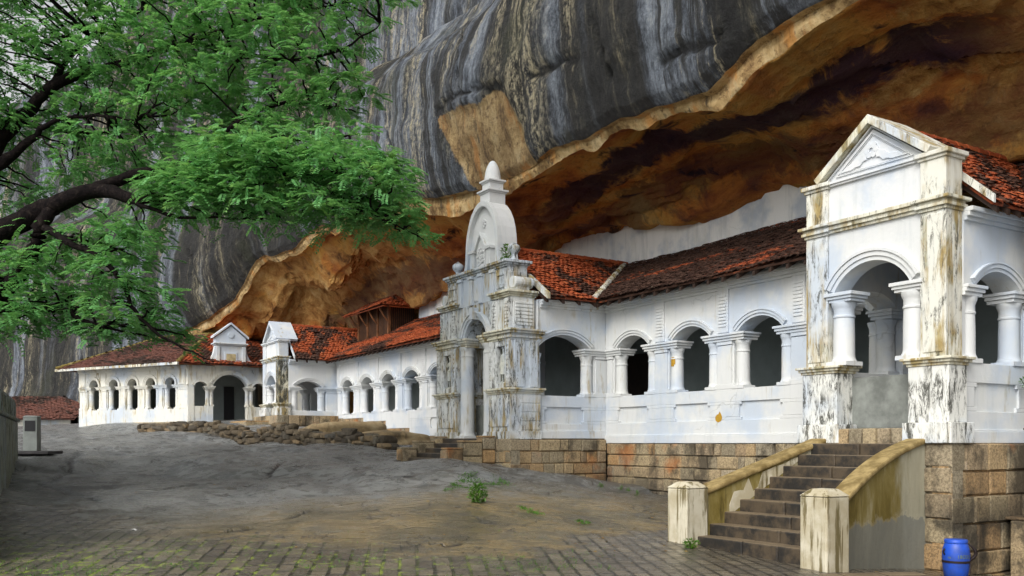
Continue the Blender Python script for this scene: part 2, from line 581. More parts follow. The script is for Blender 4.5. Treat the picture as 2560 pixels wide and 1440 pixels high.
def mat_rock_face():
    m = NT('streaked_rock', 0.6, 0.35)
    # warped coordinates keep the run-off streaks from lining up
    wob = m.n.new('ShaderNodeTexNoise'); wob.inputs['Scale'].default_value = .35; wob.inputs['Detail'].default_value = 3
    m.l.new(m.pos, wob.inputs['Vector'])
    sc = m.n.new('ShaderNodeVectorMath'); sc.operation = 'SCALE'; sc.inputs['Scale'].default_value = .5
    m.l.new(wob.outputs['Color'], sc.inputs[0])
    ad = m.n.new('ShaderNodeVectorMath'); ad.operation = 'ADD'
    m.l.new(m.st, ad.inputs[0]); m.l.new(sc.outputs[0], ad.inputs[1])
    st = ad.outputs[0]
    broad = m.noise(m.map(st, (.2, 1, .06)), .34, 3, .5)
    mid = m.noise(m.map(st, (.3, 1, .13), (3, 8, 1)), 1.4, 8, .72, .15)
    fine = m.noise(m.map(st, (.8, 1, .30), (1, 2, 9)), 5.5, 8, .80, .15)
    grit = m.noise(m.map(m.st, (1, 1, .6)), 9, 8, .85)
    v = m.math('ADD', m.math('MULTIPLY', mid, .46), m.math('ADD', m.math('MULTIPLY', fine, .32), m.math('MULTIPLY', grit, .22)))
    slate = m.ramp(v, [(.40, (0.014, 0.016, 0.020)), (.46, (0.055, 0.064, 0.080)), (.50, (0.130, 0.150, 0.185)), (.55, (0.26, 0.295, 0.345)), (.62, (0.46, 0.48, 0.49))])
    black = m.ramp(v, [(.42, (0.006, 0.006, 0.007)), (.50, (0.020, 0.020, 0.019)), (.55, (0.065, 0.060, 0.045)), (.60, (0.26, 0.225, 0.145)), (.68, (0.52, 0.46, 0.32))])
    c = m.mix(m.rng(broad, .46, .54), slate, black)
    # cream mineral runs, broken up by the grit
    cs = m.noise(m.map(st, (.3, 1, .045), (6, 1, 4)), 1.7, 9, .78, .15)
    zone = m.noise(m.map(st, (.2, 1, .12), (2, 5, 0)), .36, 3, .5)
    f = m.math('MULTIPLY', m.rng(cs, .49, .57), m.math('MULTIPLY', m.rng(zone, .45, .55), m.rng(m.math('ADD', m.math('MULTIPLY', grit, .5), m.math('MULTIPLY', fine, .5)), .46, .56)))
    c = m.mix(m.math('MULTIPLY', f, .95), c, m.mix(grit, (0.30, 0.25, 0.14), (0.72, 0.64, 0.45)))
    bs = m.noise(m.map(st, (.3, 1, .04), (9, 3, 2)), .85, 8, .74, .12)
    c = m.mix(m.rng(bs, .52, .585, 0, .93), c, m.mix(grit, (0.005, 0.005, 0.006), (0.040, 0.038, 0.034)))
    c = m.mix(m.rng(m.noise(m.pos, .35, 4, .6), .55, .7, 0, .4), c, (0.06, 0.065, 0.035))
    c = m.mix(m.rng(m.attr('crack'), .35, .95, 0, .92), c, (0.010, 0.010, 0.011))
    tn = tan_colour(m)
    c = m.mix(m.rng(m.math('ADD', m.attr('scar'), m.math('MULTIPLY', m.math('SUBTRACT', grit, .5), .9)), .40, .60), c, tn)
    m.col(c)
    h = m.math('ADD', m.math('MULTIPLY', m.noise(m.map(m.st, (1, 1, .7)), 1.7, 8, .7), 1.5), m.math('MULTIPLY', grit, .55))
    m.bump(h, 1.0, 0.32)
    return m.m


def mat_rock_tan():
    m = NT('fresh_tan_rock', 0.8, 0.25)
    c = tan_colour(m)
    m.col(c)
    m.bump(m.math('ADD', m.noise(m.pos, 3, 7, .7), m.math('MULTIPLY', m.noise(m.pos, 16, 4, .7), .3)), .8, .12)
    return m.m


def mat_rock_ceiling():
    m = NT('brown_cave_rock', 0.8, 0.25)
    n1 = m.noise(m.map(m.st, (1, .55, 1)), .75, 7, .66, .5)
    c = m.ramp(n1, [(.30, (0.12, 0.045, 0.025)), (.39, (0.40, 0.125, 0.036)), (.48, (0.62, 0.235, 0.052)), (.58, (0.74, 0.39, 0.09)), (.70, (0.78, 0.55, 0.20))])
    c = m.mix(m.rng(m.noise(m.pos, 3.5, 7, .72, .4), .54, .66, 0, .5), c, (0.12, 0.042, 0.02))
    c = m.mix(m.rng(m.noise(m.map(m.st, (1, .4, 1), (3, 1, 8)), 1.3, 5, .6, .6), .60, .68, 0, .9), c, (0.012, 0.010, 0.016))
    # the far part of the cave is paler, ochre rock
    s = m.sep(m.st)[1]
    och = m.ramp(m.noise(m.pos, 1.3, 7, .7, .5), [(.32, (0.16, 0.07, 0.025)), (.44, (0.48, 0.225, 0.065)), (.56, (0.68, 0.40, 0.14)), (.7, (0.74, 0.54, 0.27))])
    c = m.mix(m.math('MULTIPLY', m.rng(s, 27, 36), m.rng(m.noise(m.pos, .4, 4, .6), .36, .5)), c, och)
    # blue black ledge shade painted in as bands, and blotches towards the near end
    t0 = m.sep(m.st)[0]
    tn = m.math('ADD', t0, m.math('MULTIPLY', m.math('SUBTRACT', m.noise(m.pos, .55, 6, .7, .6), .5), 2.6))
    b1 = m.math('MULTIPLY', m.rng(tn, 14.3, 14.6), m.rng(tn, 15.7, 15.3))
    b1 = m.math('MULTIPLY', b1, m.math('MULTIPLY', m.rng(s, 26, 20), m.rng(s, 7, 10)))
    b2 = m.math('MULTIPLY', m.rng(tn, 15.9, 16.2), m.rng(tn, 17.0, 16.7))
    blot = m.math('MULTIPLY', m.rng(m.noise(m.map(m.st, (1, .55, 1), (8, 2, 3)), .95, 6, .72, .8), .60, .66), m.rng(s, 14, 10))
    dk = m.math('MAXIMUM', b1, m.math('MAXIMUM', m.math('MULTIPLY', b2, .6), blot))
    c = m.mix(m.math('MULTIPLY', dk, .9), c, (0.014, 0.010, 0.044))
    ocr = m.math('MULTIPLY', m.rng(m.noise(m.map(m.st, (1, .5, 1), (2, 7, 1)), .7, 7, .72, .5), .46, .58), m.rng(s, 15, 10, 0, .9))
    c = m.mix(m.math('MULTIPLY', ocr, m.math('SUBTRACT', 1.0, dk)), c, m.ramp(m.noise(m.pos, 2.4, 8, .78, .4), [(.36, (0.26, 0.12, 0.035)), (.5, (0.58, 0.34, 0.10)), (.64, (0.75, 0.54, 0.22))]))
    m.col(c)
    m.bump(m.math('ADD', m.noise(m.map(m.st, (1, .6, 1)), 2.0, 9, .76), m.math('MULTIPLY', m.noise(m.pos, 12, 5, .75), .35)), 1.0, .26)
    return m.m


MAT['rock'] = mat_rock_face()
MAT['tan'] = mat_rock_tan()
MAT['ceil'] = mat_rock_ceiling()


def mat_ground():
    m = NT('rock_and_paving', 0.5, 0.6)
    # bare rock
    n1 = m.noise(m.pos, .55, 7, .66, .4)
    n2 = m.noise(m.map(m.pos, (1, 1.6, 1), (0, 0, 0), (0, 0, R(18))), 2.2, 7, .72, .6)
    c = m.ramp(n1, [(.34, (0.068, 0.058, 0.032)), (.45, (0.135, 0.108, 0.054)), (.54, (0.225, 0.165, 0.074)), (.66, (0.125, 0.112, 0.074))])
    c = m.mix(m.rng(n2, .47, .62, 0, .5), c, (0.062, 0.055, 0.046))
    c = m.mix(m.rng(m.noise(m.map(m.pos, (1, 1.8, 1), (4, 9, 0), (0, 0, R(14))), 4.5, 7, .78, .4), .54, .68, 0, .5), c, (0.28, 0.21, 0.13))
    y = m.sep(m.pos)[1]
    far = m.math('MULTIPLY', m.rng(m.math('ADD', m.math('SUBTRACT', y, m.math('MULTIPLY', m.sep(m.pos)[0], .7)), m.math('MULTIPLY', n1, 8.0)), 20.5, 27), .85)
    c = m.mix(far, c, m.ramp(n2, [(.35, (0.06, 0.067, 0.074)), (.46, (0.145, 0.158, 0.170)), (.60, (0.27, 0.28, 0.285))]))  # blue-grey sky sheen painted into the colour of the far rock
    stri = m.noise(m.map(m.pos, (.55, 3.2, 1), (0, 0, 0), (0, 0, R(24))), 1.9, 8, .78, .35)
    c = m.mix(m.rng(stri, .53, .66, 0, .5), c, (0.034, 0.032, 0.028))
    c = m.mix(m.rng(stri, .44, .34, 0, .30), c, (0.24, 0.21, 0.165))
    c = m.mix(m.rng(m.noise(m.pos, 38, 3, .7), .60, .70, 0, .55), c, (0.30, 0.25, 0.17))
    # wet dark apron by the plinth
    wet = m.attr('wet')
    c = m.mix(m.math('MULTIPLY', wet, m.rng(n2, .2, .55, .95, .55)), c, (0.028, 0.030, 0.030))
    # cracks
    w = m.noise(m.pos, .8, 5, .6)
    vm = m.n.new('ShaderNodeMixRGB'); vm.inputs[0].default_value = .35
    m.l.new(m.map(m.pos, (1, 1.9, 1), (0, 0, 0), (0, 0, R(25))), vm.inputs[1])
    nc = m.n.new('ShaderNodeTexNoise'); nc.inputs['Scale'].default_value = .9; nc.inputs['Detail'].default_value = 5
    m.l.new(m.pos, nc.inputs['Vector'])
    sc = m.n.new('ShaderNodeVectorMath'); sc.operation = 'SCALE'; sc.inputs['Scale'].default_value = 9.0
    m.l.new(nc.outputs['Color'], sc.inputs[0]); m.l.new(sc.outputs[0], vm.inputs[2])
    cr = m.voro(vm.outputs[0], .62, 'DISTANCE_TO_EDGE')
    crack = m.math('MULTIPLY', m.rng(cr, .022, .0), m.rng(w, .44, .56))
    c = m.mix(m.math('MULTIPLY', crack, .9), c, (0.014, 0.012, 0.011))
    # paving setts
    br = m.n.new('ShaderNodeTexBrick')
    jit = m.n.new('ShaderNodeVectorMath'); jit.operation = 'SCALE'; jit.inputs['Scale'].default_value = .05
    jn = m.n.new('ShaderNodeTexNoise'); jn.inputs['Scale'].default_value = 3.5; jn.inputs['Detail'].default_value = 2
    m.l.new(m.pos, jn.inputs['Vector']); m.l.new(jn.outputs['Color'], jit.inputs[0])
    ja = m.n.new('ShaderNodeVectorMath'); ja.operation = 'ADD'
    m.l.new(m.map(m.pos, (1, 1, 1), (0, 0, 0), (0, 0, R(-96))), ja.inputs[0]); m.l.new(jit.outputs[0], ja.inputs[1])
    m.l.new(ja.outputs[0], br.inputs['Vector'])
    br.inputs['Scale'].default_value = 1.0
    br.inputs['Brick Width'].default_value = .46; br.inputs['Row Height'].default_value = .225
    br.inputs['Mortar Size'].default_value = .026; br.inputs['Mortar Smooth'].default_value = .35; br.inputs['Bias'].default_value = -.1
    br.inputs['Color1'].default_value = (0.06, 0.052, 0.042, 1); br.inputs['Color2'].default_value = (0.17, 0.145, 0.10, 1)
    br.inputs['Mortar'].default_value = (0.02, 0.018, 0.014, 1)
    pc = m.mix(m.rng(m.noise(m.pos, 14, 5, .7), .35, .7, 0, .55), br.outputs['Color'], (0.19, 0.155, 0.11))
    pc = m.mix(m.rng(m.noise(m.pos, .9, 4, .6), .45, .62, 0, .5), pc, (0.045, 0.042, 0.036))
    mossz = m.attr('moss')
    mn = m.noise(m.pos, 5, 6, .7)
    mj = m.math('MULTIPLY', m.rng(m.math('ADD', m.math('MULTIPLY', br.outputs['Fac'], .55), m.math('MULTIPLY', m.math('SUBTRACT', mn, .5), 4.0)), .25, .75), m.math('MULTIPLY', mossz, m.rng(m.noise(m.pos, 1.1, 4, .6), .34, .52)))
    pc = m.mix(mj, pc, m.mix(m.rng(mn, .4, .65), (0.10, 0.15, 0.018), (0.28, 0.34, 0.06)))
    pm = m.rng(m.math('ADD', m.attr('pave'), m.math('MULTIPLY', m.math('SUBTRACT', m.noise(m.pos, 1.3, 7, .72), .5), 2.2)), .40, .60)
    pc = m.mix(m.math('MULTIPLY', br.outputs['Fac'], m.math('SUBTRACT', .8, m.math('MULTIPLY', mj, .7))), pc, (0.012, 0.011, 0.008))
    c2 = m.mix(pm, c, pc)
    c2 = m.mix(m.rng(m.attr('crack'), .25, .85, 0, .93), c2, (0.014, 0.010, 0.009))
    m.col(c2)
    m.rough(m.rng(m.math('ADD', n2, m.math('MULTIPLY', wet, -.1)), .32, .66, .14, .40))
    hr = m.math('ADD', m.math('ADD', m.math('MULTIPLY', n2, 1.0), m.math('MULTIPLY', stri, -1.5)), m.math('ADD', m.math('MULTIPLY', m.noise(m.pos, 11, 5, .7), .3), m.math('MULTIPLY', crack, -1.2)))
    hp = m.math('ADD', m.math('MULTIPLY', br.outputs['Fac'], -2.0), m.math('MULTIPLY', m.noise(m.pos, 10, 4, .7), .55))
    hh = m.n.new('ShaderNodeMix'); hh.data_type = 'FLOAT'
    m.l.new(pm, hh.inputs[0]); m.l.new(hr, hh.inputs[2]); m.l.new(hp, hh.inputs[3])
    m.bump(hh.outputs[0], .75, .055)
    return m.m


def mat_leaf(name, a, b, trans=0.3):
    m = NT(name, 0.5, 0.35)
    c = m.mix(m.isl, a, b)
    c = m.mix(m.rng(m.noise(m.pos, 1.3, 3, .6), .38, .64, .0, .55), c, m.mix(m.isl, tuple(q * .55 for q in a), tuple(q * .62 for q in b)))
    c = m.mix(m.rng(m.noise(m.map(m.pos, (1, 1, 1), (5, 5, 5)), 2.1, 3, .6), .56, .68, 0, .5), c, (b[0] * 1.5, b[1] * 1.1, b[2] * .8))
    m.col(c)
    t = m.n.new('ShaderNodeBsdfTranslucent')
    m._in(t.inputs['Color'], m.mix(.35, c, (0.20, 0.34, 0.03)))
    x = m.n.new('ShaderNodeMixShader'); x.inputs[0].default_value = trans
    out = m.n['Material Output']
    m.l.new(m.b.outputs[0], x.inputs[1]); m.l.new(t.outputs[0], x.inputs[2]); m.l.new(x.outputs[0], out.inputs['Surface'])
    return m.m


def mat_bark():
    m = NT('dark_wet_bark', .9, .08)
    n = m.noise(m.map(m.pos, (1, 1, 1)), 9, 6, .7, .6)
    m.col(m.ramp(n, [(.35, (0.003, 0.0025, 0.003)), (.55, (0.010, 0.007, 0.007)), (.7, (0.030, 0.024, 0.020))]))
    m.bump(n, .8, .05)
    return m.m


MAT['ground'] = mat_ground()
MAT['leaf'] = mat_leaf('tree_leaves', (0.095, 0.32, 0.095), (0.25, 0.58, 0.21), .5)
MAT['weed'] = mat_leaf('weed_leaves', (0.05, 0.16, 0.012), (0.11, 0.28, 0.03), .35)
MAT['bark'] = mat_bark()

# ------------------------------------------------------------------ ground
GP = [  # (u, v, distance) seen in the photo
    (-300, 1440, 11.5), (0, 1440, 11.5), (400, 1440, 11.5), (900, 1440, 11.5), (1400, 1440, 11.5), (1800, 1440, 11.6), (2100, 1446, 11.7),
    (0, 1232, 18), (50, 1157, 25), (150, 1073, 40), (200, 1066, 45.5), (340, 1064, 42), (470, 1062, 41.5), (30, 1080, 38),
    (345, 1078, 38), (520, 1087, 35.5), (700, 1107, 32.2), (860, 1116, 29.5), (1000, 1129, 26.6),
    (1130, 1163, 22.3), (1230, 1180, 22.4), (1300, 1202, 22.8), (1420, 1207, 23.6), (1510, 1216, 24.5), (1690, 1250, 22.2), (1850, 1275, 20.6),
    (1735, 1366, 14.5), (2070, 1421, 12.45), (2310, 1428, 13.9), (2420, 1448, 13.3), (2560, 1455, 14.5), (1600, 1330, 16.5),
    (640, 1250, 18.0), (1195, 1257, 17.0), (300, 1152, 27), (600, 1131, 28), (250, 1235, 18.5), (900, 1190, 21.5), (1350, 1330, 14.6)]
gp = [(px(u, v, D).x, px(u, v, D).y, px(u, v, D).z - CAMZ) for u, v, D in GP]
gp += [(-80, 20, -1.2), (-60, 60, .9), (-40, 95, 1.5), (0, 100, 1.5), (60, 60, .5), (60, 10, -2.2), (30, -10, -2.0), (0, -40, -1.8), (-40, -30, -1.7),
       (0, 3, -1.68), (-9, 5, -1.66), (9, 4, -1.8), (-6, 43.5, .9), (0, 34, .3), (4, 27, -.6), (10, 20, -1.5), (14, 15, -1.9), (-25, 25, -.4), (-12, 40, .8)]
gp = np.array(gp)


def _rbf(pts, val):
    d = np.sqrt(((pts[:, None] - pts[None]) ** 2).sum(-1))
    n = len(pts)
    K = np.zeros((n + 3, n + 3))
    K[:n, :n] = d - 0.25 * np.eye(n)
    P = np.c_[np.ones(n), pts]
    K[:n, n:] = P; K[n:, :n] = P.T
    w = np.linalg.solve(K, np.r_[val, 0, 0, 0])
    def f(x, y):
        x = np.asarray(x, float); y = np.asarray(y, float)
        out = w[n] + w[n + 1] * x + w[n + 2] * y
        for i in range(n): out = out + w[i] * np.sqrt((x - pts[i, 0]) ** 2 + (y - pts[i, 1]) ** 2 + 0.5)
        return out
    return f


_g = _rbf(gp[:, :2], gp[:, 2])


def ground_h(x, y):
    """height above eye level (negative below)"""
    x = np.asarray(x, float); y = np.asarray(y, float)
    h = _g(np.clip(x, -90, 70), np.clip(y, -45, 105))
    near = np.clip((y - 14) / 6, 0, 1)
    h = h + near * (0.13 * fbm(x * .22, y * .22, 0.3, 3) + 0.026 * fbm(x * .8 + y * .2, y * 1.1, 2.3, 3))
    # low swells and exfoliation steps in the bare rock
    st = fbm(x * .16 + .06 * y, y * .30 - .05 * x, 4.4, 3)
    h = h + near * 0.10 * np.tanh(st * 6)
    s2 = fbm(x * .5 + .1 * y, y * .8 - .2 * x, 8.4, 3)
    h = h + near * 0.014 * np.tanh(s2 * 9)
    return h


def gz(x, y): return float(ground_h(x, y)) + CAMZ


def ground_px(u, v):
    """where the view through a photo pixel meets the ground"""
    a = 8.0
    for D in np.arange(8, 70, .05):
        p = px(u, v, D)
        if p.z < gz(p.x, p.y): return p
    return px(u, v, 60)


CRACKS = [  # natural joints in the rock, as lines seen in the photo (u, v) and width in metres
    ([(360, 1312), (410, 1302), (450, 1300)], .10), ([(520, 1332), (560, 1328), (610, 1322), (650, 1316)], .12), ([(1118, 1242), (1152, 1238)], .10),
    ([(1290, 1250), (1350, 1254)], .12), ([(1105, 1362), (1120, 1366), (1150, 1352)], .10), ([(600, 1312), (700, 1300), (800, 1272), (880, 1258)], .08),
    ([(180, 1078), (205, 1073)], .2), ([(140, 1086), (190, 1092), (235, 1098)], .16), ([(205, 1120), (180, 1150), (170, 1175), (120, 1210)], .10),
    ([(80, 1202), (120, 1212), (180, 1236), (250, 1254)], .10), ([(720, 1145), (690, 1165), (640, 1200)], .08), ([(455, 1150), (500, 1160)], .12),
    ([(900, 1186), (990, 1190), (1100, 1194)], .10), ([(1440, 1308), (1465, 1312)], .12), ([(380, 1225), (460, 1215), (540, 1208)], .06), ([(500, 1250), (640, 1236), (760, 1210)], .06),
    ([(1560, 1272), (1640, 1280)], .12), ([(1580, 1290), (1650, 1298)], .08)]
PAVE = [(-14, 19.5), (-9.7, 17.6), (-7.0, 16.2), (-5.4, 14.6), (-3.6, 13.9), (-1.6, 12.9), (0.3, 12.9), (1.4, 15.0), (3.2, 16.6), (5.0, 17.5), (12, 17.5)]


def build_ground():
    def axis(lo, hi, a, b, st):
        core = list(np.arange(a, b + 1e-6, st))
        l, q, s = [], a, st
        while q > lo: s *= 1.35; q -= s; l.append(q)
        r, q, s = [], b, st
        while q < hi: s *= 1.35; q += s; r.append(q)
        return np.array(l[::-1] + core + r)
    xs = axis(-700, 700, -18, 10, .10)
    ys = axis(-700, 700, 10.5, 40, .10)
    X, Y = np.meshgrid(xs, ys)
    Z = ground_h(X, Y) + CAMZ
    vs = np.c_[X.ravel(), Y.ravel(), Z.ravel()]
    nx, ny = len(xs), len(ys)
    i = np.arange(nx * ny).reshape(ny, nx)
    fs = np.stack([i[:-1, :-1], i[:-1, 1:], i[1:, 1:], i[1:, :-1]], -1).reshape(-1, 4)
    me = bpy.data.meshes.new('ground')
    me.from_pydata(vs.tolist(), [], fs.tolist())
    me.polygons.foreach_set('use_smooth', [True] * len(me.polygons))
    pav = np.array(PAVE)
    lim = np.interp(vs[:, 0], pav[:, 0], pav[:, 1])
    p = np.clip(.5 + (lim - vs[:, 1]) / 3.0, -.2, 1.3)
    moss = np.clip(1.25 - (vs[:, 1] - 12.6) / 2.2, 0, 1) * np.clip((1.4 - vs[:, 0]) / 3.0, 0, 1)
    k = B2.x * vs[:, 0] + B2.y * vs[:, 1]; s = A2.x * vs[:, 0] + A2.y * vs[:, 1]
    wet = np.clip(1 - (15.0 - k) / 4.2, 0, 1) * np.clip((22 - s) / 3, 0, 1) * np.clip((k - 9) / 2, 0, 1)
    lw = np.clip(1 - np.hypot((vs[:, 0] + 9.5) / 2.6, (vs[:, 1] - 19.5) / 4.0), 0, 1)
    crk = np.zeros(len(vs))
    for line, wd in CRACKS:
        q = [ground_px(*uv) for uv in line]
        x, y = vs[:, 0] + .05 * fbm(vs[:, 0] * 3, vs[:, 1] * 3, 1.0, 2), vs[:, 1] + .08 * fbm(vs[:, 0] * 3, vs[:, 1] * 3, 4.0, 2)
        n = len(q) - 1
        for k, (a, b) in enumerate(zip(q[:-1], q[1:])):
            dx, dy = b.x - a.x, b.y - a.y
            t = np.clip(((x - a.x) * dx + (y - a.y) * dy) / (dx * dx + dy * dy), 0, 1)
            dist = np.hypot(x - a.x - t * dx, y - a.y - t * dy)
            tt = (k + t) / n
            crk = np.maximum(crk, np.clip(1.25 - dist / (wd * (.35 + .65 * np.sin(np.pi * np.clip(tt, .04, .96)))), 0, 1))
    vs[:, 2] -= .07 * crk
    me.vertices.foreach_set('co', vs.ravel())
    for nm, d in (('pave', p), ('moss', moss), ('wet', np.clip(wet + lw, 0, 1)), ('crack', crk)):
        a = me.attributes.new(nm, 'FLOAT', 'POINT')
        a.data.foreach_set('value', d.astype(np.float32))
    me.materials.append(MAT['ground'])
    o = bpy.data.objects.new('ground', me)
    C.objects.link(o)
    tag(o, 'wet grey rock slope and mossy brick paving in front of the white temple', 'ground', kind='structure')


build_ground()

# ------------------------------------------------------------------ cliff
LIP = [(2090, 0, 13), (1985, 55, 13), (1880, 112, 13), (1835, 165, 13), (1780, 212, 13), (1700, 238, 13), (1640, 240, 13.0), (1590, 265, 13), (1550, 268, 13), (1500, 300, 13.1), (1440, 340, 13.1), (1370, 375, 13),
       (1310, 425, 13), (1230, 470, 13), (1130, 490, 13), (1040, 490, 13), (930, 515, 13), (860, 545, 13), (810, 563, 13), (745, 605, 12.9),
       (640, 650, 12.5), (612, 700, 12.2), (585, 755, 12.0), (520, 800, 11.5), (430, 840, 10.5)]
lip = []
for u, v, t in LIP:
    s, D = st_u(u, t)
    lip.append((s, t, (HY - v) / F * D))
lip = [(-40, 12, 9.5), (-15, 12.5, 8.3), (2, 13, 7.6)] + lip + [(56, 9.0, 2.5), (60, 7.8, .5), (70, 4.0, 0.0), (85, -4.0, 0), (110, -18, 0)]
lip = np.array(lip)


def build_cliff():
    ss = np.concatenate([np.arange(-40, 2, 1.0), np.arange(2, 30, .13), np.arange(30, 58, .2), np.arange(58, 110, .6)])
    lt = np.interp(ss, lip[:, 0], lip[:, 1]); lz = np.interp(ss, lip[:, 0], lip[:, 2])
    cave = np.clip((57 - ss) / 4, 0, 1)            # 0 where the face runs straight down to the ground
    jag = fbm(ss * .8, 0 * ss, 3.1 + 0 * ss, 5, .48) * .09 + np.floor(fbm(ss * .35, 0 * ss, 9.1 + 0 * ss, 2) * 3) / 3 * .14
    lz2 = lz + jag * cave
    top = np.interp(ss, [-40, 20, 40, 55, 66, 80, 110], [60, 60, 58, 54, 46, 34, 24])
    P = []                                          # (t offset from lip, z) control profile per station
    rows = []
    def seg(a, b, n):                               # resample between two control rows
        for q in np.linspace(0, 1, n, endpoint=False): rows.append((a, b, q))
    band = .46 + .20 * fbm(ss * .4, 0 * ss, 8 + 0 * ss, 3) + np.floor(2.5 * fbm(ss * .5, 0 * ss, 2 + 0 * ss, 2)) * .05 + .03 * fbm(ss * 2.2, 0 * ss, 5 + 0 * ss, 3)     # height of the pale band under the lip
    band = np.clip(band, .14, .8) * np.interp(ss, [9, 17, 26, 34], [.45, .9, .8, .55])
    # back to front, bottom to top
    zback = np.full_like(ss, 6.15); tback = np.full_like(ss, 17.55)
    far = np.clip((ss - 36) / 6, 0, 1)
    zback = zback * (1 - far) + 4.0 * far
    zback = zback - np.clip((15.2 - ss) / 2.6, 0, 1) * .95 + .06 + .10 * fbm(ss * .5, 0 * ss, 5 + 0 * ss, 3)
    tback = tback * (1 - far) + 19.0 * far
    zback = np.minimum(zback, lz2 - .4) ; zback = zback * cave + lz2 * (1 - cave)
    tback = np.maximum(tback, lt + 1.2); tback = tback * cave + (lt + .9) * (1 - cave)
    zl = lz2 - band * (0.3 + .7 * cave)
    T, Z, K = [], [], []
    def row(t, z, k): T.append(t); Z.append(z); K.append(k)
    row(tback + 2.5, zback - 6, 2)
    row(tback + .05, zback - 1.2, 2)
    row(tback, zback, 2)
    fr_ = cave * (.42 + .16 * fbm(ss * .9, 0 * ss, 6 + 0 * ss, 4))
    row(tback - .62, zback + .02, 2)
    row(tback - .70, zback + .06 * cave, 2)
    row(tback - .82, zback + fr_, 2)
    m1 = .55
    row(lt + (tback - lt) * .62, zback + (zl - zback) * .50 + .18 * cave, 2)
    gp_ = cave * np.clip(.9 * fbm(ss * .16, 0 * ss, 12 + 0 * ss, 3) + .45, 0, 1)
    row(lt + 1.75, zback + (zl - zback) * .80 + .10 * cave - .10 * gp_, 2)
    row(lt + 1.55, zback + (zl - zback) * .80 + .12 * cave - .10 * gp_, 2)
    row(lt + 1.50, zback + (zl - zback) * .82 + .12 * cave + .34 * gp_, 2)
    row(lt + .80, zl + .10 + .10 * gp_, 2)
    row(lt + .40, zl + .06, 2)
    row(lt + .26, zl, 1)
    row(lt + .18, zl + (lz2 - zl) * .5, 1)
    row(lt + .16, lz2 - .02, 1)
    row(lt + .02, lz2, 0)
    row(lt - .16, lz2 + .22, 0)
    row(lt - .42, lz2 + 1.2, 0)
    row(lt - .50, lz2 + 2.6, 0)
    row(lt - .25, lz2 + 4.4, 0)
    zt = np.full_like(ss, 12.8)
    zt = np.maximum(zt, lz2 + 5.0)
    row(lt + .4, zt, 0)
    row(lt + 1.6, zt + 1.3, 0)
    row(lt + 4.5, zt + 2.7, 0)
    row(lt + 7.5, zt + 5.0, 0)
    row(lt + 8.6, zt + 11.0, 0)
    row(lt + 11.0, np.maximum(zt + 15.0, top - 5), 0)
    row(lt + 16.0, np.maximum(zt + 16.5, top), 0)
    row(lt + 45.0, np.maximum(zt + 16.0, top + 2), 0)
    T, Z = np.array(T), np.array(Z)
    nseg = [2, 4, 6, 5, 3, 18, 18, 3, 5, 9, 5, 4, 5, 5, 3, 5, 10, 12, 14, 10, 10, 10, 10, 10, 8, 6, 6]
    TT, ZZ, KK = [], [], []
    for i, n in enumerate(nseg):
        a0, a1, a2, a3 = max(i - 1, 0), i, i + 1, min(i + 2, len(T) - 1)
        soft = K[i] == 0 and i > 16
        for q in np.linspace(0, 1, n, endpoint=False):
            if soft:
                cr = lambda A: .5 * ((2 * A[a1]) + (-A[a0] + A[a2]) * q + (2 * A[a0] - 5 * A[a1] + 4 * A[a2] - A[a3]) * q * q + (-A[a0] + 3 * A[a1] - 3 * A[a2] + A[a3]) * q ** 3)
                TT.append(cr(T)); ZZ.append(cr(Z))
            else:
                TT.append(T[a1] + (T[a2] - T[a1]) * q); ZZ.append(Z[a1] + (Z[a2] - Z[a1]) * q)
            KK.append(K[i])
    TT.append(T[-1]); ZZ.append(Z[-1]); KK.append(0)
    TT, ZZ = np.array(TT), np.array(ZZ)
    S = np.broadcast_to(ss, TT.shape).copy()
    KK = np.array(KK)
    # displacement
    amp = np.where(KK == 0, .30, np.where(KK == 1, .08, .24))[:, None] * np.clip((56 - S) / 10, .8, 1)
    d = fbm(S * .20, TT * .2, ZZ * .20, 4) * amp + fbm(S * 1.0, TT * 1.0, ZZ * .8, 5, .6) * .085
    cl = (KK == 2)[:, None]
    # slabs and ledges broken out of the ceiling
    q = fbm(S * .22 + TT * .18, TT * .75, 2.2, 3)
    led = (np.floor(q * 3.5 + .35 * fbm(S * .9, TT * .9, 1.1, 2)) / 3.5)
    ZZ = ZZ + np.where(cl, led * (.38 + .35 * np.clip((S - 24) / 10, 0, 1)) + fbm(S * .8, TT * .8, ZZ * .8, 4) * .12, 0.0) * np.clip((S - 0) / 4, 0.2, 1) * np.clip((TT - lt[None] - .3) / 1.2, .12, 1)
    blend = (np.abs(TT - TT[13:14]) / 1.0)
    TT = TT - np.where(cl, 0, d * np.clip(.25 + np.abs(ZZ - lz2[None]) * .8, 0, 1))
    tr = (KK == 1)[:, None]
    TT = TT + np.where(tr, .035 * fbm(S * 2.1, TT * 2, ZZ * 2.4, 4, .6) + .03 * (np.floor(fbm(S * .7, 0 * S, ZZ * 1.6, 2) * 3) / 3), 0)
    # the fresh scar above the gate
    poly = [(24.7, 9.75), (20.75, 9.35), (19.6, 6.6), (22.6, 6.5)]
    def inside(x, y):
        r = np.ones_like(x, bool)
        for (x0, y0), (x1, y1) in zip(poly, poly[1:] + poly[:1]):
            r &= ((x1 - x0) * (y - y0) - (y1 - y0) * (x - x0)) <= 0
        return r
    wob = .10 * fbm(S * 1.5, ZZ * 1.5, 0.7, 3)
    face = (KK == 0)[:, None]
    ins = (inside(S + wob, ZZ + wob) | inside(-S, ZZ)) & face
    if not ins.any():
        poly.reverse(); ins = inside(S + wob, ZZ + wob) & face
    inf = ins.astype(float)
